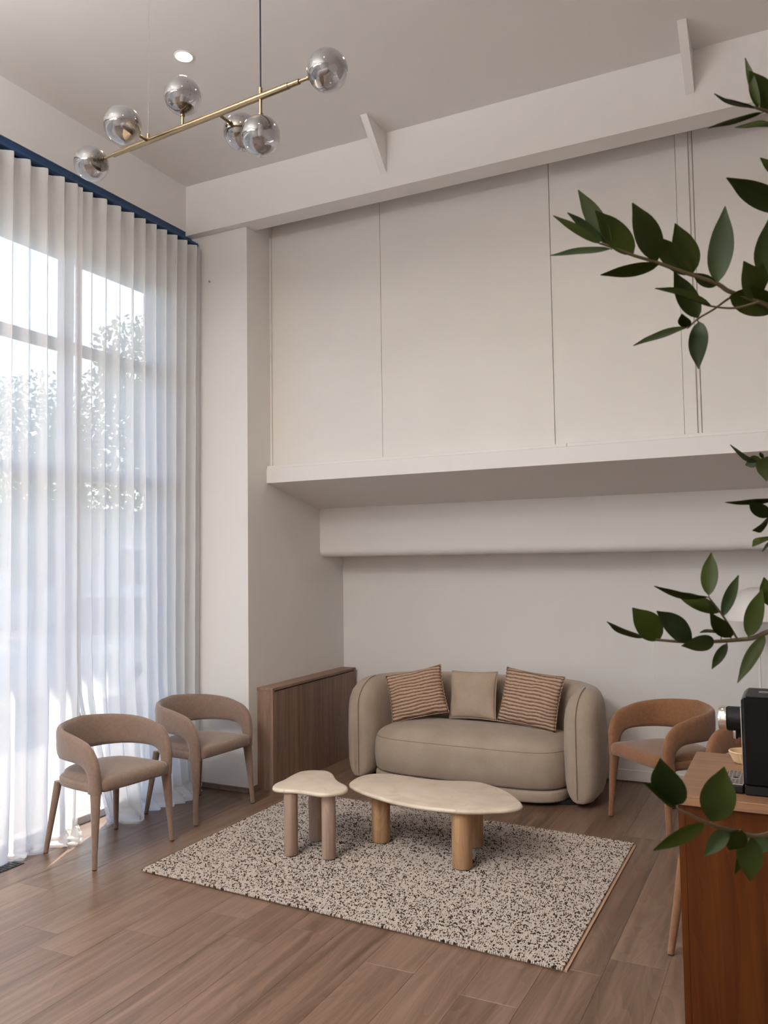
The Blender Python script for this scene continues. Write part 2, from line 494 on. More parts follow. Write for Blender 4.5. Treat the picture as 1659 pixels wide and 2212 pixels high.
# ------------------------------------------------------------------ mesh helpers
class MB:
    def __init__(s):
        s.v, s.f = [], []
    def quad_strip(s, rings, closed=True, cap0=False, cap1=False):
        base = len(s.v)
        n = len(rings[0])
        for r in rings:
            s.v.extend([tuple(p) for p in r])
        m = n if closed else n - 1
        for i in range(len(rings) - 1):
            for j in range(m):
                a = base + i * n + j
                b = base + i * n + (j + 1) % n
                s.f.append((a, b, b + n, a + n))
        if cap0:
            s.f.append(tuple(base + j for j in reversed(range(n))))
        if cap1:
            o = base + (len(rings) - 1) * n
            s.f.append(tuple(o + j for j in range(n)))
        return s
    def box(s, lo, hi, bev=0.0):
        x0, y0, z0 = lo
        x1, y1, z1 = hi
        if bev <= 0:
            b = len(s.v)
            s.v += [(x0, y0, z0), (x1, y0, z0), (x1, y1, z0), (x0, y1, z0), (x0, y0, z1), (x1, y0, z1), (x1, y1, z1), (x0, y1, z1)]
            s.f += [tuple(b + k for k in q) for q in ((0, 3, 2, 1), (4, 5, 6, 7), (0, 1, 5, 4), (1, 2, 6, 5), (2, 3, 7, 6), (3, 0, 4, 7))]
            return s
        e = bev
        def rect(i, z):
            return [(x0 + i, y0 + e, z), (x0 + e, y0 + i, z), (x1 - e, y0 + i, z), (x1 - i, y0 + e, z),
                    (x1 - i, y1 - e, z), (x1 - e, y1 - i, z), (x0 + e, y1 - i, z), (x0 + i, y1 - e, z)]
        def rin(z):
            return [(x0 + e, y0 + e, z), (x0 + e, y0 + e, z), (x1 - e, y0 + e, z), (x1 - e, y0 + e, z),
                    (x1 - e, y1 - e, z), (x1 - e, y1 - e, z), (x0 + e, y1 - e, z), (x0 + e, y1 - e, z)]
        s.quad_strip([rect(0, z0 + e), rect(0, z1 - e)])
        a = rect(0, z1 - e)
        o = [(x0 + e, y0 + e, z1), (x1 - e, y0 + e, z1), (x1 - e, y1 - e, z1), (x0 + e, y1 - e, z1)]
        u = [(x0 + e, y0 + e, z0), (x1 - e, y0 + e, z0), (x1 - e, y1 - e, z0), (x0 + e, y1 - e, z0)]
        for ring, inner, flip in ((a, o, False), (rect(0, z0 + e), u, True)):
            b = len(s.v)
            s.v += ring + inner
            I = lambda k: b + 8 + k
            q = [(b + 1, b + 2, I(1), I(0)), (b + 3, b + 4, I(2), I(1)), (b + 5, b + 6, I(3), I(2)), (b + 7, b + 0, I(0), I(3)),
                 (b + 0, b + 1, I(0)), (b + 2, b + 3, I(1)), (b + 4, b + 5, I(2)), (b + 6, b + 7, I(3)), (I(0), I(1), I(2), I(3))]
            s.f += [tuple(reversed(k)) if flip else k for k in q]
        return s
    def prism(s, poly, axis, a, b):
        """Extrude a 2D polygon along an axis from a to b."""
        def pt(u, v, w):
            return {'x': (w, u, v), 'y': (u, w, v), 'z': (u, v, w)}[axis]
        s.quad_strip([[pt(u, v, a) for u, v in poly], [pt(u, v, b) for u, v in poly]], True, True, True)
        return s
    def tube(s, pts, rad, n=10, cap=True, squash=None):
        pts = [Vector(p) for p in pts]
        if not hasattr(rad, '__len__'):
            rad = [rad] * len(pts)
        rings = []
        ref = None
        for i, p in enumerate(pts):
            t = (pts[min(i + 1, len(pts) - 1)] - pts[max(i - 1, 0)]).normalized()
            if ref is None:
                ref = t.orthogonal().normalized()
            ref = (ref - t * ref.dot(t)).normalized()
            bi = t.cross(ref)
            rings.append([p + (ref * math.cos(2 * math.pi * k / n) + bi * math.sin(2 * math.pi * k / n)) * rad[i] for k in range(n)])
        return s.quad_strip(rings, True, cap, cap)
    def lathe(s, prof, n=32, c=(0, 0, 0), cap0=False, cap1=False, axis=None):
        rings = []
        for r, z in prof:
            rings.append([Vector((r * math.cos(2 * math.pi * k / n), r * math.sin(2 * math.pi * k / n), z)) for k in range(n)])
        if axis is not None:
            q = Vector((0, 0, 1)).rotation_difference(Vector(axis).normalized())
            rings = [[q @ p for p in r] for r in rings]
        c = Vector(c)
        return s.quad_strip([[p + c for p in r] for r in rings], True, cap0, cap1)
    def slab(s, outline, prof):
        """Rounded slab: outline (closed, counter-clockwise 2D), prof = list of (inset, z), bottom to top."""
        n = len(outline)
        P = [Vector(p) for p in outline]
        nor = []
        for i in range(n):
            d = (P[(i + 1) % n] - P[i - 1])
            nor.append(Vector((d.y, -d.x)).normalized())
        cx_, cy_ = sum(q.x for q in P) / n, sum(q.y for q in P) / n
        rings = []
        for row in prof:
            ins, z = row[0], row[1]
            k = row[2] if len(row) > 2 else 1.0      # optional scale towards the centre
            rings.append([(cx_ + (P[i].x - nor[i].x * ins - cx_) * k, cy_ + (P[i].y - nor[i].y * ins - cy_) * k, z) for i in range(n)])
        return s.quad_strip(rings, True, True, True)
    def build(s, name, mat, parent=None, smooth=True, angle=40):
        me = bpy.data.meshes.new(name)
        me.from_pydata(s.v, [], s.f)
        me.update()
        if mat is not None:
            me.materials.append(mat)
        o = bpy.data.objects.new(name, me)
        COL.objects.link(o)
        if parent is not None:
            o.parent = parent
        if smooth:
            me.polygons.foreach_set('use_smooth', [True] * len(me.polygons))
            try:
                me.set_sharp_from_angle(angle=R(angle))
            except Exception:
                pass
        return o

def fix_normals(o):
    import bmesh
    bm = bmesh.new()
    bm.from_mesh(o.data)
    bmesh.ops.recalc_face_normals(bm, faces=bm.faces)
    bm.to_mesh(o.data)
    bm.free()
    return o

def spline(pts, n):
    """Catmull-Rom through pts, n samples."""
    P = [np.array(p, float) for p in pts]
    P = [2 * P[0] - P[1]] + P + [2 * P[-1] - P[-2]]
    m = len(P) - 3
    out = []
    for k in range(n):
        t = k / (n - 1) * m
        i = min(int(t), m - 1)
        t -= i
        a, b, c, d = P[i:i + 4]
        out.append(0.5 * (2 * b + (c - a) * t + (2 * a - 5 * b + 4 * c - d) * t * t + (3 * b - a - 3 * c + d) * t ** 3))
    return out

def loop_spline(pts, n):
    P = [np.array(p, float) for p in pts]
    m = len(P)
    out = []
    for k in range(n):
        t = k / n * m
        i = int(t)
        t -= i
        a, b, c, d = P[(i - 1) % m], P[i % m], P[(i + 1) % m], P[(i + 2) % m]
        out.append(0.5 * (2 * b + (c - a) * t + (2 * a - 5 * b + 4 * c - d) * t * t + (3 * b - a - 3 * c + d) * t ** 3))
    return out

def ccw(poly):
    a = sum(poly[i][0] * poly[(i + 1) % len(poly)][1] - poly[(i + 1) % len(poly)][0] * poly[i][1] for i in range(len(poly)))
    return poly if a > 0 else list(reversed(poly))

def tag(o, label=None, cat=None, group=None, kind=None):
    if label:
        o['label'] = label
    if cat:
        o['category'] = cat
    if group:
        o['group'] = group
    if kind:
        o['kind'] = kind
    return o

def thing(name, label, cat, loc, rz=0.0, group=None):
    o = bpy.data.objects.new(name, None)
    o.empty_display_size = 0.1
    COL.objects.link(o)
    o.location = loc
    o.rotation_euler = (0, 0, rz)
    return tag(o, label, cat, group)

def struct(o, label=None):
    return tag(o, label, None, None, 'structure')

def copy_tree(o, parent=None):
    c = o.copy()
    COL.objects.link(c)
    c.parent = parent
    for ch in list(o.children):
        copy_tree(ch, c)
    return c

# ------------------------------------------------------------------ room shell
XL, XP, XR = -3.844, -3.36, 2.7          # left wall, side of the alcove, right wall (out of frame)
Y0, YB, Y1 = 4.587, 4.743, 4.652         # ceiling beam front and back, pillar front
YF, Y2, Y3, Y4 = 4.877, 4.94, 5.606, 5.971   # ledge front, panel wall, bulkhead, alcove back wall
YN = -3.2                                # wall behind the camera
ZC, ZB = 4.256, 3.894                    # ceiling, underside of the beam

# floor: boards laid front to back, every board a piece of its own
sub = MB().box((-4.15, YN - 0.2, -0.16), (XR + 0.2, Y4 + 0.2, -0.012)).build('floor', M['subfloor'], None, False)
struct(sub, 'brown oak plank floor')
PW = 0.213
rng = random.Random(5)
known = {0: None}
col0 = -0.71
ends_at = {}                              # columns whose board ends the photograph shows
def colx(i):
    return col0 + i * PW
for x, y in ((-0.71, 3.332), (-2.407, 3.025), (-3.17, 3.06), (-2.832, 2.46), (-2.62, 2.735)):
    ends_at[round((x - col0) / PW)] = y
i0, i1 = math.floor((XL - 0.1 - col0) / PW), math.ceil((XR - col0) / PW)
for i in range(i0, i1):
    xa, xb = max(colx(i), XL - 0.09), min(colx(i) + PW, XR)
    if xb - xa < 0.02:
        continue
    L = 1.62
    y = ends_at.get(i, None)
    if y is None:
        y = 3.0 + rng.uniform(0, L)
    y -= math.ceil((y - YN) / L) * L
    while y < Y4:
        ya, yb = max(y, YN), min(y + L, Y4)
        if yb - ya > 0.03:
            b = MB().box((xa + 0.0003, ya + 0.0003, -0.012), (xb - 0.0003, yb - 0.0003, 0.0), 0.0006)
            b.build('floor_plank', M['floor'], sub, False)
        y += L

ceil = MB().box((-4.15, YN - 0.2, ZC), (XR + 0.2, Y4 + 0.2, ZC + 0.15)).build('ceiling', M['ceil'], None, False)
struct(ceil, 'white plaster ceiling')

# left wall: plaster band above the steel lintel, pier at the corner, sill strip
wl = MB()
wl.box((-4.10, YN, 3.926), (XL, Y1 + 0.2, ZC))
wl.box((-4.05, YN, 3.48), (XL - 0.02, Y1, 3.789))
wl.box((-4.10, 4.44, -0.012), (XL - 0.02, Y1 + 0.2, 3.48))
wl.box((-4.10, YN, -0.012), (XL - 0.02, -1.62, 3.48))
struct(wl.build('wall_left', M['wall'], None, False), 'white wall above the window')
lint = MB()
lint.box((-4.05, YN, 3.79), (XL - 0.05, Y1, 3.926))
lint.box((XL - 0.05, YN, 3.86), (XL - 0.004, Y1, 3.924))
lint.box((XL - 0.05, YN, 3.79), (XL - 0.006, Y1, 3.80))
struct(lint.build('trim_1', M['navy'], None, False), 'navy steel lintel over the window')
struct(MB().box((XL - 0.012, YN, 3.922), (XL + 0.004, Y0, 3.932)).build('trim_2', M['trim'], None, False), 'thin white bead along the top of the navy lintel')

# back wall: pillar, panel wall above the ledge, sloped soffit, bulkhead, alcove wall
struct(MB().box((-4.10, Y1, -0.012), (XP, Y4 + 0.2, ZB - 0.001)).box((-4.10, YB, ZB - 0.001), (XP, Y4 + 0.2, ZC)).build('wall_pillar', M['wall'], None, False), 'white pillar wall between window and alcove')
struct(MB().box((XL - 0.2, Y0, ZB), (XR, YB, ZC + 0.01)).build('trim_3', M['wall'], None, False), 'white ceiling beam over the panelled wall')
back_up = MB().box((XP, Y2 + 0.012, 2.10), (XR, Y2 + 0.20, ZC)).build('wall_back_upper', M['wall'], None, False)
struct(back_up, 'white panelled upper wall')
pj = [XP + 0.012, -2.463, -1.292, -0.546]
for k in range(3):
    MB().box((pj[k] + 0.0022, Y2, 2.235), (pj[k + 1] - 0.0022, Y2 + 0.03, ZC), 0.0015).build('wall_panel', M['panel'], back_up, False)
MB().box((-0.5445, Y2 - 0.016, 2.225), (-0.476, Y2 + 0.03, ZC), 0.003).build('panel_stile', M['panel'], back_up, False)
MB().box((-0.4755, Y2 - 0.004, 2.235), (-0.456, Y2 + 0.03, ZC), 0.002).build('panel_bead', M['panel'], back_up, False)
MB().box((-0.4535, Y2 + 0.002, 2.235), (1.1, Y2 + 0.03, ZC), 0.003).build('wall_panel', M['panel'], back_up, False)
MB().box((1.11, Y2 + 0.004, 2.235), (XR, Y2 + 0.03, ZC), 0.003).build('wall_panel', M['panel'], back_up, False)
for x in (-2.463,):
    MB().box((x - 0.0012, Y2 + 0.004, 2.235), (x + 0.0012, Y2 + 0.03, ZC)).build('cover_strip', M['panel'], back_up, False)
MB().box((XP, Y2 - 0.012, 2.225), (XP + 0.014, Y2 + 0.03, ZC)).build('corner_bead', M['panel'], back_up, False)
# ledge with its thin top bead
ledge = MB().box((XP, YF, 2.108), (XR, Y2 + 0.02, 2.212), 0.002).build('trim_4', M['trim'], None, False)
struct(ledge, 'white projecting ledge under the panelled wall')
MB().box((XP, YF + 0.008, 2.2125), (-1.21, Y2 + 0.02, 2.232), 0.002).build('top_bead', M['trim'], ledge, False)
MB().box((-1.207, YF + 0.006, 2.2125), (XR, Y2 + 0.02, 2.234), 0.002).build('top_bead', M['trim'], ledge, False)
struct(MB().prism([(YF + 0.004, 2.109), (Y3 + 0.02, 1.958), (Y3 + 0.02, 2.2), (YF + 0.06, 2.2)], 'x', XP, XR).build('ceiling_soffit', M['wall'], None, False), 'sloping white soffit under the ledge')
rad = 0.055
prof = [(Y3, 2.05), (Y3, 1.583 + rad)] + [(Y3 + rad - rad * math.cos(a), 1.583 + rad - rad * math.sin(a)) for a in [math.pi / 2 * k / 8 for k in range(1, 9)]] + [(Y4 + 0.05, 1.590), (Y4 + 0.05, 2.05)]
struct(MB().prism(prof, 'x', XP, XR).build('wall_bulkhead', M['wall']), 'white bulkhead with rounded lower edge')
struct(MB().box((XP - 0.02, Y4, -0.012), (XR, Y4 + 0.2, 1.70)).build('wall_back', M['wall'], None, False), 'white alcove wall behind the sofa')
struct(MB().box((-0.912, Y4 - 0.016, 0.0), (XR, Y4, 1.592), 0.002).build('trim_5', M['wall'], None, False), 'proud white wall lining right of the sofa')
struct(MB().box((XR, YN, -0.012), (XR + 0.15, Y4 + 0.2, ZC)).build('wall_right', M['wall'], None, False))
struct(MB().box((-4.10, YN - 0.15, -0.012), (XR + 0.15, YN, ZC)).build('wall_front', M['wall'], None, False))
# gusset brackets between ceiling and beam
for k, (x, yo, zo) in enumerate(((-2.257, 0.262, 0.262), (-0.422, 0.295, 0.240))):
    g = MB().prism([(Y0, ZC), (Y0, ZC - zo), (Y0 - yo, ZC)], 'x', x - 0.022, x + 0.022)
    struct(g.build('trim_%d' % (6 + k), M['trim'], None, False), ('white triangular bracket on the ceiling beam, nearer the window', 'white triangular bracket on the ceiling beam, above the plant')[k])
# skirtings
sk = MB().box((XL, Y1 - 0.012, 0.0), (XP + 0.012, Y1, 0.036), 0.003)
struct(sk.build('baseboard_pillar', M['skirt'], None, False), 'low oak skirting at the foot of the pillar')
struct(MB().box((XP, Y1 - 0.012, 0.0), (XP + 0.012, 4.745, 0.036), 0.003).build('baseboard_alcove', M['skirt'], None, False))
struct(MB().box((-3.21, Y4 - 0.030, 0.008), (XR, Y4 - 0.0161, 0.085), 0.004).build('baseboard_back', M['trim'], None, False), 'white skirting along the alcove wall')
# small screw left in the pillar
sc_ = MB().lathe([(0.0005, 0.014), (0.006, 0.014), (0.006, 0.010), (0.003, 0.009), (0.003, 0.0)], 12, (-3.682, Y1, 3.55), True, True, (0.2, -1, 0.3))
tag(sc_.build('wall_screw', M['wire']), 'tiny steel screw left in the white pillar beside the curtain', 'screw')

# window: frame members, transoms and panes
XW = -3.95
win = MB()
win.box((XW - 0.04, -1.62, 3.42), (XW + 0.04, 4.44, 3.50))
sill = MB().box((XW - 0.04, -1.62, -0.01), (XW + 0.05, 4.44, 0.045), 0.004)
wf = struct(win.build('window_1', M['frame'], None, False), 'tall steel framed shopfront window')
sill.build('window_sill', M['white_metal'], wf, False)
mull = [4.41, 3.60, 2.62, 1.60, 0.55, -0.5, -1.59]
for y in mull:
    MB().box((XW - 0.04, y - 0.03, 0.045), (XW + 0.04, y + 0.03, 3.42), 0.003).build('mullion', M['frame'], wf, False)
for a, b in zip(mull[1:], mull[:-1]):
    for z in (2.105, 2.877):
        MB().box((XW - 0.035, a + 0.03, z - 0.03), (XW + 0.035, b - 0.03, z + 0.03), 0.003).build('transom', M['frame'], wf, False)
    for za, zb_ in ((0.045, 2.075), (2.135, 2.847), (2.907, 3.42)):
        MB().box((XW - 0.003, a + 0.03, za), (XW + 0.003, b - 0.03, zb_)).build('window_pane', M['glass'], wf, False)

# unseen overhang added at roof height to keep high sun off the window
struct(MB().box((-5.60, YN - 0.2, 4.30), (-4.10, 8.0, 4.42)).build('trim_8', M['render_wall'], None, False), 'unseen overhang added to shade the upper window')

# ------------------------------------------------------------------ curtains
def lerp_table(t, x):
    if x <= t[0][0]:
        return t[0][1]
    for (a, va), (b, vb) in zip(t, t[1:]):
        if x <= b:
            k = (x - a) / (b - a)
            k = k * k * (3 - 2 * k)
            return va + (vb - va) * k
    return t[-1][1]

def vnoise(x, seed):
    """Smooth 1D value noise in -1..1."""
    i = math.floor(x)
    k = x - i
    k = k * k * (3 - 2 * k)
    h = lambda n: (math.sin((n + seed * 13.7) * 127.1) * 43758.5453) % 1.0 * 2 - 1
    return h(i) + (h(i + 1) - h(i)) * k

XC, ZT = -3.755, 3.796
PUDDLE = [(0.0, 0.05), (2.7, 0.0), (3.0, 0.0), (3.2, 0.0), (3.30, 0.0), (3.40, 0.05), (3.52, 0.06), (3.66, 0.05), (3.74, 0.06), (3.80, 0.15), (3.93, 0.21), (4.02, 0.12), (4.2, 0.12), (4.36, 0.13), (4.55, 0.06), (4.7, 0.03)]
def curtain(name, ya, yb, seed, label, gather_lo=0.0, gather_hi=0.0, period=0.108, pull=0.0):
    rn = random.Random(seed)
    nper = max(3, round((yb - ya) / period))
    per = 18
    nu = nper * per + 1
    # cloth length down, then along the floor
    hang = 42
    pud = 14
    rows = []
    amp = [rn.uniform(0.75, 1.25) for _ in range(nper + 2)]
    for r in range(hang + pud + 1):
        row = []
        for c in range(nu):
            u = c / per
            k = int(min(u, nper - 1e-6))
            y = ya + (yb - ya) * c / (nu - 1)
            # folds crowd together towards the meeting edge of the two panels
            if gather_lo:
                w = math.exp(-((y - ya) / 0.22) ** 2)
                y = y - w * (y - ya) * gather_lo
            if gather_hi:
                w = math.exp(-((yb - y) / 0.22) ** 2)
                y = y + w * (yb - y) * gather_hi
            ph = 2 * math.pi * u
            t = min(1.0, r / hang)               # 0 top .. 1 floor
            A = 0.030 * (1 + (amp[k] - 1) * min(1, 0.4 + t))
            A *= 1.0 + 0.35 * vnoise(u * 0.45, seed) * t
            sq = math.tanh(2.2 * math.sin(ph)) / math.tanh(2.2)
            soft = math.sin(ph + 0.5 * vnoise(u * 0.6, seed + 3) * t)
            s = sq * (1 - 0.55 * t) + soft * 0.55 * t
            near = max(math.exp(-((y - ya) / 0.10) ** 2) if gather_lo else 0.0, math.exp(-((yb - y) / 0.10) ** 2) if gather_hi else 0.0)
            x = XC + A * s * (1 - 0.55 * near) + (0.018 if gather_hi else -0.016) * near
            yy = y + 0.013 * math.sin(2 * ph) * (1 - 0.4 * t) + 0.05 * vnoise(u * 0.33 + 7, seed + 1) * t ** 1.3
            x += 0.025 * vnoise(u * 0.3, seed + 5) * t
            if pull:
                edge = (yb - y) if pull > 0 else (y - ya)
                yy -= pull * math.exp(-(edge / 0.20) ** 2) * max(0.0, (t - 0.80) / 0.20) ** 1.1
            x += (0.004 * vnoise(r * 0.9 + u * 0.8, seed + 9)) * t
            p = lerp_table(PUDDLE, y) + 0.03 * vnoise(u * 0.9, seed + 11)
            p = max(0.0, p)
            if r <= hang:
                z = ZT + (0.09 - ZT) * t
                flare = max(0.0, (t - 0.72) / 0.28)
                x += p * 0.45 * flare ** 2.2
                z += 0.03 * p / 0.2 * flare * 0
            else:
                q = (r - hang) / pud                 # 0 at the bend .. 1 at the hem
                x += p * (0.45 + 0.62 * math.sin(q * math.pi / 2))
                z = 0.09 * (1 - math.sin(q * math.pi / 2)) ** 1.4 + 0.006
                z += (0.018 + 0.022 * (0.5 + 0.5 * vnoise(u * 1.7 + r * 0.35, seed + 17))) * math.sin(q * math.pi) * min(1, p / 0.08 + 0.3)
                x += 0.014 * vnoise(u * 1.3 + r * 0.5, seed + 21) * q
                yy += 0.02 * vnoise(u * 0.8 + r * 0.4, seed + 23) * q
                x = max(x, XC - 0.06)
            for lx, ly in ((-3.687, 3.2565), (-3.634, 3.7175), (-3.677, 4.016), (-3.642, 4.478)):   # cloth lies behind the rear chair legs
                dd = abs(yy - ly)
                if dd < 0.11 and z < 0.5:
                    lim = lx - 0.026 + max(0.0, dd - 0.035) * 1.6
                    x = min(x, lim)
            if 2.3 < yy < 3.13 and z < 0.3:
                x = min(x, -3.738 + z * 0.12)
            if yb > 4.5:
                yy = min(yy, Y1 - 0.016)
            row.append((x, yy, max(z, 0.006)))
        rows.append(row)
    o = thing(name, label, 'curtain', (XC, (ya + yb) / 2, 0), 0, 'sheer curtains at the window')
    off = Vector((XC, (ya + yb) / 2, 0))
    loc = lambda pts: [tuple(Vector(p) - off) for p in pts]
    MB().quad_strip([loc(r) for r in rows], False).build('curtain_cloth', M['sheer'], o, True, 180)
    # stitched heading band at the top of the cloth
    head = []
    for dz in (0.0, -0.03, -0.06, -0.085):
        head.append([(x + 0.0022, y, z + dz) for x, y, z in rows[0]])
    MB().quad_strip([loc(r) for r in head], False).build('heading_tape', M['sheer'], o, True, 180)
    # glider hooks behind the folds
    for k in range(nper - 1 if gather_hi else nper):
        c = k * per + per * 3 // 4
        x, y, z = rows[0][min(c, nu - 1)]
        h = MB().tube([(x - 0.004, y, z - 0.03), (x - 0.004, y, z + 0.012), (x - 0.014, y, z + 0.022), (x - 0.02, y, z + 0.012)], 0.0016, 6)
        h.v = [tuple(Vector(p) - off) for p in h.v]
        h.build('hook', M['white_metal'], o)
    return o

tr_o = MB()
tr_o.box((XC - 0.045, 1.9, ZT + 0.026), (XC - 0.012, Y1 - 0.02, ZT + 0.044), 0.003)
tr_o = tag(tr_o.build('curtain_rail', M['navy'], None, False), 'slim dark curtain rail above the sheer curtains', 'rail')
for y in (4.5, 3.3, 2.1):
    MB().box((XL - 0.004, y - 0.015, ZT + 0.0445), (XC - 0.02, y + 0.015, ZT + 0.050)).build('bracket', M['navy'], tr_o, False)
curtain('sheer_curtain', 3.500, 4.636, 2, 'white sheer curtain puddling on the floor, beside the white pillar', gather_lo=0.35, pull=-0.21)
curtain('sheer_curtain', 2.05, 3.525, 6, 'white sheer curtain cut by the left edge, nearest the black floor vent', gather_hi=0.35, pull=0.05)

# ------------------------------------------------------------------ floor vent
fv = thing('floor_vent', 'black slotted floor vent below the sheer curtain at the left edge', 'vent', (-3.700, 2.80, 0))
MB().box((-0.036, -0.30, 0.0), (0.036, 0.30, 0.004), 0.001).build('vent_frame', M['vent'], fv, False)
for k in range(24):
    MB().box((-0.029, -0.285 + k * 0.0244, 0.0041), (0.029, -0.277 + k * 0.0244, 0.0062)).build('vent_slat', M['vent'], fv, False)

# ------------------------------------------------------------------ rug
FL_, FR_, BR_, BL_ = Vector((-3.018, 3.262, 0)), Vector((-0.845, 3.146, 0)), Vector((-0.848, 4.662, 0)), Vector((-3.03, 4.79, 0))
rug_c = (FL_ + FR_ + BR_ + BL_) / 4
rug = thing('woven_rug', 'chunky woven cream and dark brown rug under the two stone tables', 'rug', rug_c)
bo = [(p - rug_c) for p in (FL_, FR_, BR_, BL_)]
out_ = [bo[0] + Vector((0.012, 0.012, 0)), bo[1] + Vector((0.012, 0.010, 0)), bo[2] + Vector((0.012, -0.008, 0)), bo[3] + Vector((0.012, -0.012, 0))]
MB().quad_strip([[(p.x, p.y, 0.0) for p in out_], [(p.x, p.y, 0.0065) for p in out_]], True, True, True).build('backing', M['rug_back'], rug, False)
MB().quad_strip([[(p.x * 0.995, p.y * 0.993, 0.0066) for p in bo], [(p.x * 0.995, p.y * 0.993, 0.0105) for p in bo]], True, True, True).build('warp_base', M['rug_base'], rug, False)
def rug_loops():
    nx, ny = 236, 300                      # loops per row and rows of yarn
    rs = np.random.RandomState(4)
    U, V = np.meshgrid((np.arange(nx) + 0.5) / nx, (np.arange(ny) + 0.5) / ny)
    U = U + (np.arange(ny)[:, None] % 2) * 0.5 / nx
    U = np.clip(U + rs.uniform(-.12, .12, U.shape) / nx, 0.002, 0.998)
    V = V + rs.uniform(-.08, .08, V.shape) / ny
    a, b, c, d = [np.array(p) for p in bo]
    P = (a * (1 - U)[..., None] + b * U[..., None]) * (1 - V)[..., None] + (d * (1 - U)[..., None] + c * U[..., None]) * V[..., None]
    P = P.reshape(-1, 3)
    n = len(P)
    # an ellipsoid of 14 points and 24 triangles
    ring = [(math.cos(k * math.pi / 2), math.sin(k * math.pi / 2)) for k in range(4)]
    T = [(0, 0, 1.0)] + [(0.80 * x, 0.80 * y, 0.60) for x, y in ring] + [(x, y, 0.0) for x, y in ring] + [(0.8 * x, 0.8 * y, -0.6) for x, y in ring]
    T = np.array(T)
    q = []
    for k in range(4):
        k2 = (k + 1) % 4
        q.append((0, 1 + k, 1 + k2, 1 + k2))
        q.append((1 + k, 5 + k, 5 + k2, 1 + k2))
        q.append((5 + k, 9 + k, 9 + k2, 5 + k2))
    sx = rs.uniform(0.0044, 0.0056, n)
    sy = rs.uniform(0.0021, 0.0028, n)
    sz = rs.uniform(0.0052, 0.0076, n)
    ang = rs.normal(0.45, 0.2, n) * np.where(np.repeat(np.arange(ny) % 2, nx) == 0, 1, -1)
    ca, sa = np.cos(ang), np.sin(ang)
    X = T[None, :, 0] * sx[:, None]
    Y = T[None, :, 1] * sy[:, None]
    Z = T[None, :, 2] * sz[:, None] + 0.0105
    W = np.stack([X * ca[:, None] - Y * sa[:, None], X * sa[:, None] + Y * ca[:, None], Z], -1)
    W[..., :2] += P[:, None, :2]
    W[..., 2] += rs.uniform(-.0012, .0012, n)[:, None]
    m = len(T)
    faces = []
    tri = np.array([[a_, b_, c_] for a_, b_, c_, d_ in q if c_ == d_])
    quad = np.array([[a_, b_, c_, d_] for a_, b_, c_, d_ in q if c_ != d_])
    off = np.arange(n)[:, None, None] * m
    tri = (tri[None] + off).reshape(-1, 3)
    quad = (quad[None] + off).reshape(-1, 4)
    me = bpy.data.meshes.new('yarn_loops')
    nv, nt_, nq = n * m, len(tri), len(quad)
    me.vertices.add(nv)
    me.vertices.foreach_set('co', W.reshape(-1).astype(np.float32))
    li = np.concatenate([tri.reshape(-1), quad.reshape(-1)]).astype(np.int32)
    me.loops.add(len(li))
    me.loops.foreach_set('vertex_index', li)
    me.polygons.add(nt_ + nq)
    ls = np.concatenate([np.arange(nt_) * 3, nt_ * 3 + np.arange(nq) * 4]).astype(np.int32)
    me.polygons.foreach_set('loop_start', ls)
    me.update(calc_edges=True)
    me.polygons.foreach_set('use_smooth', np.ones(nt_ + nq, bool))
    # yarn colours: mostly cream, dark runs along the rows
    base = rs.rand(ny, nx)
    run = rs.rand(ny, nx)
    dark = np.zeros((ny, nx), bool)
    blot = np.zeros((ny, nx))
    for _ in range(60):
        cy_, cx_ = rs.randint(ny), rs.randint(nx)
        yy, xx = np.mgrid[0:ny, 0:nx]
        blot += np.exp(-(((yy - cy_) / 14.0) ** 2 + ((xx - cx_) / 18.0) ** 2))
    blot = blot / blot.max()
    thr = 0.21 + 0.10 * blot
    dark = run < thr
    ext = np.roll(dark, 1, 1) & (rs.rand(ny, nx) < 0.10)
    dark = dark | ext
    cream = np.array(srgb(198, 187, 178)[:3])
    beige = np.array(srgb(168, 154, 142)[:3])
    brown = np.array(srgb(64, 50, 42)[:3])
    colr = cream[None, None] * (1 - base[..., None] * 0.5) + beige[None, None] * base[..., None] * 0.5
    colr = np.where(dark[..., None], brown[None, None] * (0.7 + 1.9 * base[..., None] ** 2), colr).reshape(-1, 3)
    ca_ = me.color_attributes.new('yarn', 'FLOAT_COLOR', 'POINT')
    full = np.ones((n, m, 4), np.float32)
    full[:, :, :3] = colr[:, None, :]
    ca_.data.foreach_set('color', full.reshape(-1))
    me.materials.append(M['rug'])
    o = bpy.data.objects.new('yarn_loops', me)
    COL.objects.link(o)
    o.parent = rug
    o['kind'] = 'stuff'
rug_loops()
RZ = 0.0200                                # top of the rug pile under a table leg

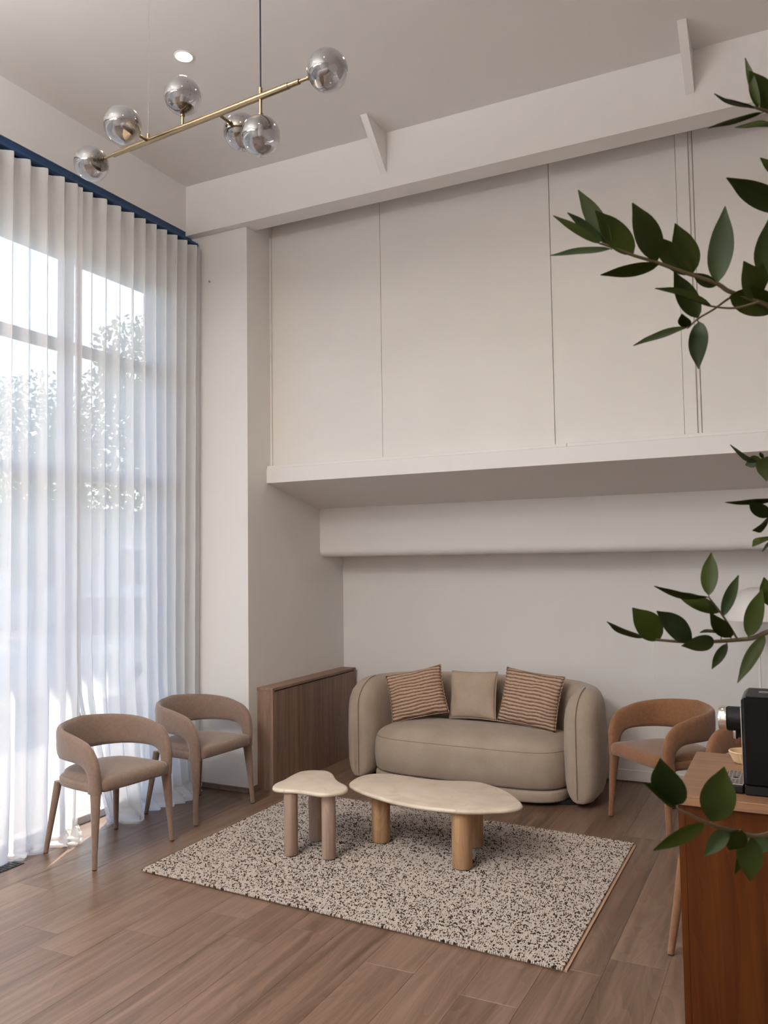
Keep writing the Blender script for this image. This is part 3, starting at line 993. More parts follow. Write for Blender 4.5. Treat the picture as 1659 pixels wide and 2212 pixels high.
# ------------------------------------------------------------------ chairs
def chair_proto(mat):
    half = [(-0.236, -0.238), (-0.243, -0.13), (-0.243, -0.01), (-0.220, 0.095), (-0.158, 0.165), (-0.078, 0.196), (0.0, 0.204)]
    full = half + [(-x, y) for x, y in reversed(half[:-1])]
    dense = np.array(spline(full, 241))
    seg = np.r_[0, np.cumsum(np.hypot(*np.diff(dense, axis=0).T))]
    S = seg[-1] / 2
    tan = np.gradient(dense, axis=0)
    nor = np.stack([-tan[:, 1], tan[:, 0]], 1)
    nor /= np.linalg.norm(nor, axis=1)[:, None]
    def surf(d, z, off):
        """d: distance along the plan curve from the left front end (0..2S)."""
        x = np.interp(d, seg, dense[:, 0])
        y = np.interp(d, seg, dense[:, 1])
        nx = np.interp(d, seg, nor[:, 0])
        ny = np.interp(d, seg, nor[:, 1])
        b = 1 - abs(d - S) / S                      # 1 at the middle of the back
        lean = (z - 0.40) * (0.02 + 0.04 * b * b * (3 - 2 * b))
        flare = (z - 0.40) * 0.06 * (1 - b)
        nx, ny = nx / math.hypot(nx, ny), ny / math.hypot(nx, ny)
        return (x + nx * (off + flare), y + ny * (off + flare) + lean, z)
    outer = [(0.0, 0.372), (0.0, 0.43), (0.003, 0.50), (0.022, 0.565), (0.066, 0.615), (0.13, 0.642), (0.26, 0.668), (S, 0.696)]
    inner = [(0.082, 0.372), (0.072, 0.41), (0.074, 0.448), (0.090, 0.482), (0.128, 0.505), (0.20, 0.513), (0.33, 0.513), (S, 0.510)]
    no = spline(outer, 44)
    ni = spline(inner, 44)
    prs = [(a, b) for a, b in zip(no, ni)]
    prs += [((2 * S - a[0], a[1]), (2 * S - b[0], b[1])) for a, b in reversed(prs[:-1])]
    rings = []
    K = 9
    for idx, (a, b) in enumerate(prs):
        f = 1 - abs(idx - (len(prs) - 1) / 2) / ((len(prs) - 1) / 2)
        th = 0.020 + 0.004 * (1 - f)
        up_, dn = [], []
        for k in range(K):
            v = k / (K - 1)
            v2 = 0.5 - 0.5 * math.cos(math.pi * v)
            d = a[0] + (b[0] - a[0]) * v2
            z = a[1] + (b[1] - a[1]) * v2
            t = th * (1 - abs(2 * v2 - 1) ** 3.2) ** (1 / 2.4)
            up_.append(surf(d, z, t))
            dn.append(surf(d, z, -t))
        rings.append(up_ + list(reversed(dn[1:-1])))
    root = thing('dining_chair', 'x', 'chair', (0, 0, 0), 0, 'curved-back upholstered armchairs')
    MB().quad_strip(rings, True, True, True).build('backrest', mat, root, True, 60)
    # seat pad between the two posts
    seat_pts = [(-0.216, -0.240), (-0.10, -0.252), (0.0, -0.254), (0.10, -0.252), (0.216, -0.240), (0.226, -0.12), (0.222, 0.02), (0.200, 0.11), (0.142, 0.172), (0.07, 0.196), (0.0, 0.202),
                (-0.07, 0.196), (-0.142, 0.172), (-0.200, 0.11), (-0.222, 0.02), (-0.226, -0.12)]
    ol = ccw([tuple(p) for p in loop_spline(seat_pts, 72)])
    pad = [(0.020, 0.376), (0.006, 0.380), (0.0, 0.392), (0.0, 0.424), (0.006, 0.438), (0.018, 0.446), (0.018, 0.450, 0.85), (0.018, 0.4535, 0.6), (0.018, 0.455, 0.3)]
    MB().slab(ol, pad).build('seat', mat, root, True, 60)
    fr = [(0.012, 0.368), (-0.014, 0.372), (-0.020, 0.382), (-0.020, 0.405), (-0.014, 0.413), (-0.001, 0.416)]
    ol2 = [p for p in ol]
    # the frame rail runs round the sides and the back only
    n = len(ol2)
    P = [Vector(p) for p in ol2]
    rr = []
    order = [i for i in range(n) if not (P[i].y < -0.205 and abs(P[i].x) < 0.2255)]
    # start after the gap at the front
    st = max(range(len(order)), key=lambda k: (order[k] - order[k - 1]) % n)
    order = order[st:] + order[:st]
    for i in order:
        d = P[(i + 1) % n] - P[i - 1]
        no_ = Vector((d.y, -d.x)).normalized()
        rr.append([(P[i].x - no_.x * ins, P[i].y - no_.y * ins, z) for ins, z in fr])
    MB().quad_strip(rr, True, True, True).build('seat_frame', mat, root, True, 60)
    for sx in (-1, 1):
        top = Vector((sx * 0.236, -0.203, 0.385))
        bot = Vector((sx * 0.259, -0.228, 0.006))
        rings = []
        for k in range(9):
            t = k / 8
            c = top + (bot - top) * t
            rx = 0.0225 + (0.0135 - 0.0225) * t
            ry = 0.034 + (0.0135 - 0.034) * min(1, t * 1.25)
            rings.append([c + Vector((rx * math.cos(2 * math.pi * j / 14), ry * math.sin(2 * math.pi * j / 14), 0)) for j in range(14)])
        leg = MB().quad_strip(rings, True, True, True).build('leg', mat, root, True, 50)
        MB().lathe([(0.0115, 0.0), (0.0122, 0.0065)], 14, (bot.x, bot.y, 0.0), True, True).build('foot_cap', M['foot'], leg)
        top = Vector((sx * 0.192, 0.165, 0.380))
        bot = Vector((sx * 0.232, 0.212, 0.006))
        rings = []
        for k in range(7):
            t = k / 6
            c = top + (bot - top) * t
            r_ = 0.0215 + (0.0130 - 0.0215) * t
            rings.append([c + Vector((r_ * math.cos(2 * math.pi * j / 14), r_ * math.sin(2 * math.pi * j / 14), 0)) for j in range(14)])
        leg = MB().quad_strip(rings, True, True, True).build('leg', mat, root, True, 50)
        MB().lathe([(0.0112, 0.0), (0.0118, 0.0065)], 14, (bot.x, bot.y, 0.0), True, True).build('foot_cap', M['foot'], leg)
    for o in root.children:
        fix_normals(o)
    return root

c1 = chair_proto(M['taupe'])
c1.location = (-3.45, 3.463, 0)
c1.rotation_euler.z = R(83.5)
tag(c1, 'taupe suede armchair nearest the left edge, in front of the sheer curtain')
c2 = copy_tree(c1)
c2.location = (-3.448, 4.231, 0)
c2.rotation_euler.z = R(85.7)
tag(c2, 'taupe suede armchair between the sheer curtain and the low wooden console')
c3 = chair_proto(M['tan'])
c3.location = (-0.718, 5.116, 0)
c3.rotation_euler.z = R(-42.7)
tag(c3, 'suede armchair in warm-lit tan standing right beside the cream sofa')
c4 = copy_tree(c3)
c4.location = (-0.188, 3.461, 0)
c4.rotation_euler.z = R(42.4)
tag(c4, 'suede armchair in warm-lit tan hidden behind the oak counter but for one leg')
c5 = copy_tree(c3)
c5.location = (-0.130, 4.683, 0)
c5.rotation_euler.z = R(-35)
tag(c5, 'suede armchair in warm-lit tan glimpsed behind the black coffee machine')

# ------------------------------------------------------------------ sofa
SX, SY = -2.035, 5.52
sofa = thing('curved_sofa', 'rounded cream linen sofa with wraparound back in the alcove', 'sofa', (SX, SY, 0), R(-1.6))
def sofa_path(n):
    hw, yb, yf, rc = 0.786, 0.300, -0.335, 0.42
    pts = []
    for k in range(30):
        pts.append((-hw, yf + (yb - rc - yf) * k / 30))
    for k in range(40):
        a = math.pi - math.pi / 2 * k / 40
        pts.append((-hw + rc + rc * math.cos(a), yb - rc + rc * math.sin(a)))
    for k in range(31):
        pts.append((-hw + rc + (2 * hw - 2 * rc) * k / 30, yb))
    half = pts[:]
    right = []
    for x, y in reversed(pts[:70]):
        right.append((-x, y))
    return np.array(half + right)
path = sofa_path(0)
sl = np.r_[0, np.cumsum(np.hypot(*np.diff(path, axis=0).T))]
SS = np.r_[np.linspace(0, 0.12, 14)[:-1], np.linspace(0.12, sl[-1] - 0.12, 70), np.linspace(sl[-1] - 0.12, sl[-1], 14)[1:]]
tn = np.gradient(path, axis=0)
nn = np.stack([-tn[:, 1], tn[:, 0]], 1)
nn /= np.linalg.norm(nn, axis=1)[:, None]
rings = []
seam_pts = {0: [], 1: []}
TOPZ = 0.705
for s in SS:
    x, y = np.interp(s, sl, path[:, 0]), np.interp(s, sl, path[:, 1])
    nx, ny = np.interp(s, sl, nn[:, 0]), np.interp(s, sl, nn[:, 1])
    e = min(s, sl[-1] - s)
    k = 1.0 if e >= 0.12 else math.sqrt(max(0.0, 1 - (1 - e / 0.12) ** 2))
    wd = 0.110 * (0.30 + 0.70 * k)
    k2 = 1.0 if e >= 0.26 else math.sqrt(max(0.0, 1 - (1 - e / 0.26) ** 2))
    top = 0.52 + (TOPZ - 0.52) * k2
    bot = 0.028 + 0.012 * (1 - k)
    ring = []
    m = 22
    h = (top - bot)
    for j in range(m):
        a = 2 * math.pi * j / m
        ca, sa = math.cos(a), math.sin(a)
        px = math.copysign(abs(ca) ** 0.62, ca) * wd
        pz = math.copysign(abs(sa) ** 0.42, sa)
        zc = bot + h * (0.5 + 0.5 * pz)
        bulge = 1.0 + 0.06 * math.sin(math.pi * min(1, max(0, (zc - bot) / h)))
        if sa > 0.55:
            px *= 1.0
        ring.append((x + nx * px * bulge, y + ny * px * bulge, zc))
    rings.append(ring)
bk = MB().quad_strip(rings, True, True, True).build('backrest', M['sofa'], sofa, True, 70)
fix_normals(bk)
# seams down the front of the two arms
for sgn in (-1, 1):
    pts = []
    for kk in range(26):
        t = kk / 25
        # down the front end of the arm from its top
        if t < 0.45:
            q = t / 0.45
            a = q * math.pi / 2
            yy = -0.075 - 0.266 * math.sin(a)
            zz = 0.52 + (TOPZ - 0.517) * math.cos(a)
        else:
            yy = -0.3415
            zz = 0.52 - (t - 0.45) / 0.55 * 0.46
        pts.append((sgn * (0.786 - 0.012), yy, zz))
    MB().tube(pts, 0.0022, 6).build('arm_seam', M['seam'], bk)
# seat and base
def seat_outline(gx, gy, front):
    pts = []
    for k in range(96):
        a = 2 * math.pi * k / 96
        ca, sa = math.cos(a), math.sin(a)
        x = math.copysign(abs(ca) ** 0.38, ca) * gx
        if sa < 0:
            y = -abs(sa) ** 0.52 * front
        else:
            y = abs(sa) ** 0.7 * gy
        pts.append((x, y))
    return ccw(pts)
so = seat_outline(0.696, 0.20, 0.415)
prof = [(0.05, 0.098), (0.012, 0.104), (0.0, 0.118), (-0.010, 0.20), (-0.006, 0.29), (0.006, 0.330), (0.018, 0.348), (0.03, 0.366, 0.985), (0.04, 0.386, 0.93), (0.05, 0.402, 0.82), (0.05, 0.412, 0.6), (0.05, 0.416, 0.3)]
st_ = MB().slab(so, prof).build('seat_cushion', M['sofa'], sofa, True, 70)
# piping line round the front of the seat
P = [Vector(p) for p in so]
pip = []
for i in range(len(P)):
    if P[i].y < 0.02:
        d = P[(i + 1) % len(P)] - P[i - 1]
        no_ = Vector((d.y, -d.x)).normalized()
        q = P[i] - no_ * 0.0075
        pip.append((i, (q.x, q.y, 0.331)))
MB().tube([p for _, p in pip], 0.0024, 6).build('seat_piping', M['seam'], st_)
MB().slab(seat_outline(0.698, 0.20, 0.418), [(0.03, 0.022), (0.006, 0.026), (0.0, 0.036), (0.0, 0.082), (0.008, 0.094), (0.03, 0.097)]).build('seat_base', M['sofa'], sofa, True, 70)
plo = []
for k in range(72):
    a = 2 * math.pi * k / 72
    plo.append((math.copysign(abs(math.cos(a)) ** 0.6, math.cos(a)) * 0.82, math.copysign(abs(math.sin(a)) ** 0.6, math.sin(a)) * 0.33))
MB().slab(ccw(plo), [(0.0, 0.0), (0.0, 0.0275)]).build('plinth', M['black_rubber'], sofa)

# ------------------------------------------------------------------ cushions
def cushion(name, label, mat, w, h, t, loc, tilt, yaw, roll, seed, group=None):
    """Scatter cushion standing on its lower edge; local x across, y up the face, z out of the face."""
    rn = random.Random(seed)
    n = 26
    V, Fc = [], []
    def pt(i, j, sgn):
        u, v = 2 * i / n - 1, 2 * j / n - 1
        pin = 1 - 0.055 * (1 - v * v) * abs(u) ** 2
        pin2 = 1 - 0.055 * (1 - u * u) * abs(v) ** 2
        x = u * w / 2 * pin
        y = v * h / 2 * pin2
        b = (1 - abs(u) ** 2.6) ** 0.62 * (1 - abs(v) ** 2.6) ** 0.62
        wr = 0.003 * math.sin(9 * u + 4 * v + seed) * b + 0.004 * math.sin(5 * v - 7 * u * u + seed * 2) * b
        return (x, y, sgn * (t / 2 * b + wr * (1 if sgn > 0 else 0.5)))
    mb = MB()
    front = [[pt(i, j, 1) for i in range(n + 1)] for j in range(n + 1)]
    back = [[pt(i, j, -1) for i in range(n + 1)] for j in range(n + 1)]
    mb.quad_strip(front, False)
    mb.quad_strip([list(reversed(r)) for r in back], False)
    o = mb.build(name, mat, None, True, 180)
    import bmesh
    bm = bmesh.new()
    bm.from_mesh(o.data)
    bmesh.ops.remove_doubles(bm, verts=bm.verts, dist=0.0004)
    bm.to_mesh(o.data)
    bm.free()
    o.data.polygons.foreach_set('use_smooth', [True] * len(o.data.polygons))
    o.matrix_world = Matrix.Translation(loc) @ Matrix.Rotation(yaw, 4, 'Z') @ Matrix.Rotation(math.pi / 2 - tilt, 4, 'X') @ Matrix.Rotation(roll, 4, 'Z')
    tag(o, label, 'cushion', group)
    e = [front[0][i] for i in range(n + 1)] + [front[j][n] for j in range(1, n + 1)] + [front[n][i] for i in reversed(range(n))] + [front[j][0] for j in reversed(range(n))]
    p_ = MB().tube([(x * 1.003, y * 1.003, 0) for x, y, z in e], 0.0032, 6).build('edge_seam', mat, None)
    p_.parent = o
    return o
g_ = 'scatter cushions on the sofa'
cushion('scatter_cushion', 'ribbed brown cushion tilted against the left arm of the sofa', M['rib_pillow'], 0.42, 0.345, 0.13, (-2.500, 5.505, 0.585), R(17), R(10), R(13), 1, g_)
cushion('scatter_cushion', 'plain beige linen cushion between the two ribbed cushions', M['plain_pillow'], 0.355, 0.335, 0.12, (-2.095, 5.585, 0.588), R(14), R(-4), R(2), 2, g_)
cushion('scatter_cushion', 'ribbed brown cushion leaning by the right arm of the sofa', M['rib_pillow'], 0.440, 0.375, 0.13, (-1.668, 5.545, 0.592), R(16), R(-10), R(-5), 3, g_)

# ------------------------------------------------------------------ tables
T1 = [(-2.532, 3.713), (-2.556, 3.775), (-2.557, 3.867), (-2.57, 3.969), (-2.566, 4.051), (-2.519, 4.1), (-2.44, 4.118), (-2.372, 4.075), (-2.314, 4.003), (-2.254, 3.943), (-2.188, 3.899), (-2.152, 3.851), (-2.141, 3.797), (-2.171, 3.744), (-2.202, 3.714), (-2.245, 3.702), (-2.318, 3.706), (-2.38, 3.707), (-2.441, 3.69), (-2.496, 3.687)]
T2 = [(-2.265, 4.068), (-2.292, 4.152), (-2.292, 4.242), (-2.269, 4.301), (-2.215, 4.345), (-2.137, 4.362), (-2.051, 4.359), (-1.961, 4.346), (-1.869, 4.347), (-1.777, 4.368), (-1.688, 4.395), (-1.62, 4.398), (-1.528, 4.356), (-1.428, 4.282), (-1.342, 4.185), (-1.286, 4.097), (-1.279, 4.038), (-1.326, 3.972), (-1.404, 3.923), (-1.492, 3.878), (-1.616, 3.856), (-1.75, 3.852), (-1.903, 3.879), (-2.045, 3.93), (-2.166, 3.988)]
def table(name, label, outline, ztop, thick, legs, r, legmat):
    cx_ = sum(p[0] for p in outline) / len(outline)
    cy_ = sum(p[1] for p in outline) / len(outline)
    t = thing(name, label, 'table', (cx_, cy_, RZ))
    ol = ccw([(p[0] - cx_, p[1] - cy_) for p in loop_spline(outline, 120)])
    z1, z0 = ztop - RZ, ztop - thick - RZ
    m = (z0 + z1) / 2
    h = thick / 2
    pr = [(h * 1.5, z0), (h * 0.55, z0 + 0.15 * h), (0.12 * h, m - 0.45 * h), (0.0, m), (0.12 * h, m + 0.45 * h), (h * 0.45, z1 - 0.13 * h), (h * 1.1, z1)]
    MB().slab(ol, pr).build('table_top', M['stone'], t, True, 60)
    for x, y in legs:
        MB().lathe([(r - 0.002, 0.0), (r, 0.003), (r, z0 - 0.0005)], 36, (x - cx_, y - cy_, 0), True, True).build('leg', legmat, t)
    return t
table('side_table', 'small cloud-shaped cream stone side table on three pale ash legs', T1, 0.365, 0.024, [(-2.436, 3.742), (-2.228, 3.779), (-2.435, 3.985)], 0.0365, M['leg_pale'])
table('coffee_table', 'long kidney-shaped cream stone coffee table on three golden oak legs', T2, 0.320, 0.024, [(-2.100, 4.125), (-1.556, 3.945), (-1.612, 4.262)], 0.051, M['leg_oak'])

# ------------------------------------------------------------------ low console
con = thing('low_console', 'low slim brown wooden console against the alcove side wall', 'console', (XP + 0.001, 4.75, 0))
CW, CL, CH = 0.128, 5.93 - 4.75, 0.690
MB().box((0.0, 0.0, 0.0), (CW, 0.022, CH - 0.0185), 0.001).build('end_panel', M['console'], con, False)
MB().box((0.0, 0.0225, 0.0), (CW - 0.004, CL, CH - 0.026), 0.001).build('side_panel', M['console'], con, False)
MB().box((0.0, 0.0225, CH - 0.026), (CW - 0.016, CL, CH - 0.0185)).build('shadow_gap', M['hole'], con, False)
MB().box((0.0, -0.003, CH - 0.018), (CW + 0.002, CL, CH), 0.001).build('console_top', M['console_top'], con, False)

# ------------------------------------------------------------------ chandelier
ZBAR = 3.33
chand = thing('pendant_chandelier', 'brass bar chandelier with six smoked glass globes', 'chandelier', (-2.0955, 2.5805, ZBAR))
co = Vector((-2.0955, 2.5805, ZBAR))
def L(p):
    return Vector(p) - co
A_, B_ = Vector((-2.641, 2.63, ZBAR)), Vector((-1.55, 2.531, ZBAR))
dr = (B_ - A_).normalized()
MB().tube([L(A_ + dr * 0.04), L(B_ - dr * 0.04)], 0.0105, 16).build('bar', M['brass'], chand)
MB().tube([L(A_ + dr * 0.14), L(B_ - dr * 0.09)], 0.0125, 16).build('bar_sleeve', M['brass'], chand)
GR = 0.0755
def globe(base, dir_, dist):
    d = Vector(dir_).normalized()
    g = base + d * dist
    arm = MB().tube([L(base), L(g - d * (GR - 0.006))], 0.0062, 12)
    arm.lathe([(0.0002, 0), (0.0095, 0.0), (0.0095, 0.022), (0.0062, 0.026), (0.0062, 0.03)], 16, L(g - d * (GR + 0.012)), True, True, d)
    a = arm.build('globe_arm', M['brass'], chand)
    prof = []
    for k in range(1, 24):
        th = math.pi * k / 24
        prof.append((GR * math.sin(th), -GR * math.cos(th)))
    gl = MB().lathe([(GR * 0.05, -GR * 0.9988)] + prof + [(GR * 0.02, GR * 0.9998)], 40, L(g), False, True, d).build('glass_globe', M['smoke'], a)
    # domed brass cup inside the neck of the globe, with drilled holes
    rc = GR - 0.003
    cup = []
    for k in range(8):
        th = 0.06 + 0.66 * k / 7
        cup.append((rc * math.sin(th), -rc * math.cos(th)))
    cup += [(rc * math.sin(0.70), -rc * math.cos(0.72) + 0.006), (0.012, -rc * 0.80), (0.013, -rc * 0.80 + 0.018), (0.0005, -rc * 0.80 + 0.018)]
    c = MB().lathe(cup, 32, L(g), True, True, d).build('brass_cup', M['brass'], a)
    q = Vector((0, 0, 1)).rotation_difference(d)
    hb = MB()
    for k in range(8):
        az = 2 * math.pi * k / 8
        th = 0.42
        nrm = q @ Vector((math.sin(th) * math.cos(az), math.sin(th) * math.sin(az), -math.cos(th)))
        hb.lathe([(0.0001, 0.0012), (0.0036, 0.0012), (0.0036, 0.0)], 10, L(g) + nrm * (rc - 0.0003), True, True, nrm)
    hb.build('cup_holes', M['hole'], a)
    bulb = [(0.0085, -rc * 0.80 + 0.018), (0.0105, -rc * 0.80 + 0.024), (0.011, -rc * 0.80 + 0.05), (0.008, -rc * 0.80 + 0.062), (0.0006, -rc * 0.80 + 0.067)]
    MB().lathe(bulb, 18, L(g), True, True, d).build('bulb', M['lampshade'], a)
globe(A_ + dr * 0.04, -dr, 0.040 + 0.105)
globe(B_ - dr * 0.04, dr, 0.040 + 0.0884)
onbar = lambda x: A_ + dr * ((x - A_.x) / dr.x)
globe(onbar(-2.387), (0, -1, 0), 0.148)
globe(onbar(-1.994), (0, 1, 0), 0.158)
globe(onbar(-2.187), (0, 0, 1), 0.134)
globe(onbar(-1.775), (0, 0, -1), 0.154)
wt = onbar(-2.387)
MB().tube([L(wt), L(wt + Vector((0, 0, 0.032)))], 0.006, 12).build('wire_grip', M['brass'], chand)
MB().tube([L(wt + Vector((0, 0, 0.03))), L(Vector((wt.x, wt.y, ZC)))], 0.0009, 6).build('suspension_wire', M['wire'], chand)
ct = onbar(-1.775)
MB().tube([L(ct), L(ct + Vector((0, 0, 0.035)))], 0.0075, 12).build('cord_grip', M['brass'], chand)
MB().tube([L(ct + Vector((0, 0, 0.03))), L(Vector((ct.x, ct.y, ZC - 0.03)))], 0.0032, 8).build('power_cord', M['cord'], chand)
MB().lathe([(0.055, 0.0), (0.055, -0.026), (0.01, -0.03)], 28, L(Vector((ct.x, ct.y, ZC))), True, True).build('ceiling_rose', M['brass'], chand)

# ------------------------------------------------------------------ ceiling lamps
def downlight(x, y, label):
    t = thing('recessed_downlight', label, 'downlight', (x, y, ZC), 0, 'recessed ceiling downlights')
    MB().lathe([(0.041, -0.0005), (0.052, -0.0005), (0.053, -0.003), (0.046, -0.006), (0.041, -0.003)], 36).build('trim_ring', M['white_metal'], t)
    MB().lathe([(0.0005, -0.0025), (0.0405, -0.0025)], 36).build('lens', M['down'], t)
    sp = bpy.data.lights.new('downlight_beam', 'SPOT')
    sp.energy = SPOT_POWER
    sp.color = (1.0, 0.87, 0.70)
    sp.spot_size = R(150)
    sp.spot_blend = 1.0
    sp.shadow_soft_size = 0.04
    so_ = bpy.data.objects.new('downlight_beam', sp)
    COL.objects.link(so_)
    so_.parent = t
    so_.location = (0, 0, -0.012)
    return t
downlight(-2.834, 3.365, 'small lit round recessed downlight in the ceiling above the chandelier')
for nx_, x in (('first', -2.83), ('second', -1.2)):
    for ny_, y in (('beam', 3.37), ('middle', 1.3), ('rear', -0.8)):  # beam row follows the beam's shadow; middle and rear rows added for brightness
        if (nx_, ny_) != ('first', 'beam'):
            downlight(x, y, 'unseen extra downlight out of frame, %s from the window in the %s row' % (nx_, ny_))

def led_panel(x, y, label):
    """LED panel hung as added fill: lamps below, emitters on top to brighten the ceiling."""
    zp = 3.62
    t = thing('led_fill_panel', label, 'light panel', (x, y, zp), 0, 'LED panels added as fill light')
    MB().box((-0.62, -0.62, -0.02), (0.62, 0.62, 0.02), 0.004).build('panel_frame', M['white_metal'], t, False)
    for sz in (-1, 1):
        d = MB()
        for i in range(7):
            for j in range(7):
                cx_, cy_ = -0.51 + 0.17 * i, -0.51 + 0.17 * j
                b0 = len(d.v)
                d.v += [(cx_ + a * 0.055, cy_ + b * 0.055, 0.0215 * sz) for a, b in ((-1, -1), (1, -1), (1, 1), (-1, 1))]
                d.f.append((b0, b0 + 1, b0 + 2, b0 + 3) if sz > 0 else (b0 + 3, b0 + 2, b0 + 1, b0))
        d.build('led_array', M['led'] if sz < 0 else M['ceiling_fill'], t, False)
    for sx in (-1, 1):
        for sy in (-1, 1):
            MB().tube([(sx * 0.55, sy * 0.55, 0.02), (sx * 0.55, sy * 0.55, ZC - zp)], 0.0015, 6).build('hanging_wire', M['wire'], t)
    return t
led_panel(-2.75, 0.55, 'LED panel hung as added fill light behind the viewpoint, nearer the window')
led_panel(-2.2, -1.4, 'LED panel hung as added fill light behind the viewpoint, farther from the window')

# ------------------------------------------------------------------ floor lamp by the alcove wall
lamp = thing('floor_lamp', 'white floor lamp with domed shade against the alcove wall', 'lamp', (-0.236, 5.62, 0))
MB().lathe([(0.0005, 0.0), (0.14, 0.0), (0.14, 0.012), (0.13, 0.018), (0.012, 0.022), (0.0005, 0.022)], 40).build('base', M['white_metal'], lamp)
MB().lathe([(0.0075, 0.02), (0.0075, 1.19)], 14, (0, 0, 0), True, True).build('pole', M['white_metal'], lamp)
dome = []
for k in range(13):
    a = math.pi / 2 * k / 12
    dome.append((0.19 * math.cos(a) + 0.0005, 1.153 + 0.20 * math.sin(a)))
dome_in = [(max(r_ - 0.006, 0.0005), z - 0.005 if z > 1.16 else z) for r_, z in reversed(dome)]
MB().lathe(dome + dome_in, 48).build('shade', M['lampshade'], lamp)

# ------------------------------------------------------------------ counter with coffee machine
cnt = thing('oak_counter', 'oak counter cabinet cut by the lower right corner', 'cabinet', (0.30, 2.69, 0))
CX0, CX1, CY0, CY1, CZ = -0.324 - 0.30, 0.62, 2.418 - 2.69, 2.958 - 2.69, 0.90
MB().box((CX0 + 0.02, CY0 + 0.018, 0.0), (CX1 - 0.02, CY1 - 0.018, CZ - 0.026), 0.001).build('body', M['counter'], cnt, False)
MB().box((CX0 + 0.004, CY0 + 0.002, 0.0), (CX0 + 0.022, CY1 - 0.002, CZ - 0.0262), 0.001).build('end_panel', M['counter'], cnt, False)
MB().box((CX0 + 0.0222, CY0 + 0.002, 0.06), (CX1 - 0.005, CY0 + 0.0178, CZ - 0.0262), 0.001).build('front_panel', M['counter'], cnt, False)
MB().box((CX0 - 0.003, CY0 - 0.008, CZ - 0.026), (CX1, CY1 + 0.010, CZ), 0.0015).build('counter_top', M['counter_top'], cnt, False)

cm = thing('coffee_machine', 'black coffee machine with chrome-capped brew head on the oak counter', 'coffee machine', (-0.155, 2.475, 0.90))
MB().box((0.002, 0.004, 0.0), (0.32, 0.186, 0.028), 0.004).build('base', M['black_matt'], cm, False)
MB().box((0.0, 0.0, 0.024), (0.32, 0.19, 0.262), 0.008).build('body', M['black_gloss'], cm, False)
MB().box((-0.0022, 0.006, 0.03), (-0.0002, 0.010, 0.235)).build('chrome_edge', M['chrome'], cm, False)
MB().box((0.012, 0.012, 0.2622), (0.104, 0.178, 0.2650), 0.001).build('top_lid', M['black_matt'], cm, False)
MB().box((0.108, 0.012, 0.2622), (0.31, 0.178, 0.2650), 0.001).build('tank_lid', M['black_matt'], cm, False)
MB().lathe([(0.010, 0.0), (0.013, 0.0), (0.013, 0.0014), (0.010, 0.0014)], 28, (0.055, 0.10, 0.2652), False, False).build('power_button', M['steel'], cm)
hd = MB().lathe([(0.0005, 0.0), (0.034, 0.0), (0.034, 0.040), (0.031, 0.042)], 36, (-0.0005, 0.095, 0.188), True, False, (-1, 0, 0)).build('brew_head', M['black_matt'], cm)
MB().lathe([(0.031, 0.0), (0.034, 0.001), (0.034, 0.018), (0.031, 0.0225), (0.0005, 0.0235)], 36, (-0.0426, 0.095, 0.188), True, True, (-1, 0, 0)).build('chrome_cap', M['chrome'], hd)
MB().lathe([(0.0065, 0.0), (0.0065, -0.022), (0.005, -0.024)], 16, (-0.022, 0.088, 0.158), True, True).build('spout', M['chrome'], hd)
MB().lathe([(0.0075, 0.0), (0.0075, -0.022)], 16, (-0.011, 0.104, 0.158), True, True).build('spout', M['black_matt'], hd)
MB().box((-0.052, 0.012, 0.0), (-0.0004, 0.178, 0.022), 0.004).build('drip_tray', M['black_matt'], cm, False)
gr = MB().box((-0.048, 0.018, 0.0222), (-0.003, 0.172, 0.0242), 0.0006).build('drip_grate', M['steel'], cm, False)
gs = MB()
for i in range(4):
    for j in range(9):
        y = 0.030 + j * 0.0162
        if 3 <= j <= 4 and i in (1, 2):
            continue
        gs.box((-0.0445 + i * 0.0105, y, 0.0243), (-0.0445 + i * 0.0105 + 0.0075, y + 0.005, 0.0246))
gs.lathe([(0.0005, 0.0), (0.008, 0.0), (0.008, 0.0003)], 16, (-0.0255, 0.095, 0.0243), False, True)
gs.build('grate_slots', M['hole'], gr, False)
MB().box((-0.006, 0.150, 0.085), (-0.0003, 0.162, 0.100), 0.001).build('steam_valve', M['black_matt'], cm, False)

dish = thing('ribbed_dish', 'small cream ribbed oval dish on the oak counter behind the coffee machine', 'dish', (-0.158, 2.868, 0.90))
nr = 30
ro, ri = [], []
for r_, z in ((0.044, 0.0), (0.047, 0.003), (0.057, 0.026), (0.061, 0.034)):
    ro.append([((r_ + (0.0026 if k % 2 else -0.0008) * (1 if z > 0.001 else 0)) * math.cos(2 * math.pi * k / (2 * nr)), 0.8 * (r_ + (0.0026 if k % 2 else -0.0008) * (1 if z > 0.001 else 0)) * math.sin(2 * math.pi * k / (2 * nr)), z) for k in range(2 * nr)])
for r_, z in ((0.058, 0.0345), (0.053, 0.024), (0.044, 0.006), (0.0005, 0.005)):
    ri.append([(r_ * math.cos(2 * math.pi * k / (2 * nr)), 0.8 * r_ * math.sin(2 * math.pi * k / (2 * nr)), z) for k in range(2 * nr)])
MB().quad_strip(ro + ri, True, True, True).build('bowl', M['rattan'], dish, True, 25)
rim = [(0.0605 * math.cos(2 * math.pi * k / 48), 0.8 * 0.0605 * math.sin(2 * math.pi * k / 48), 0.0345) for k in range(49)]
MB().tube(rim, 0.0022, 8).build('rim', M['rattan'], dish)

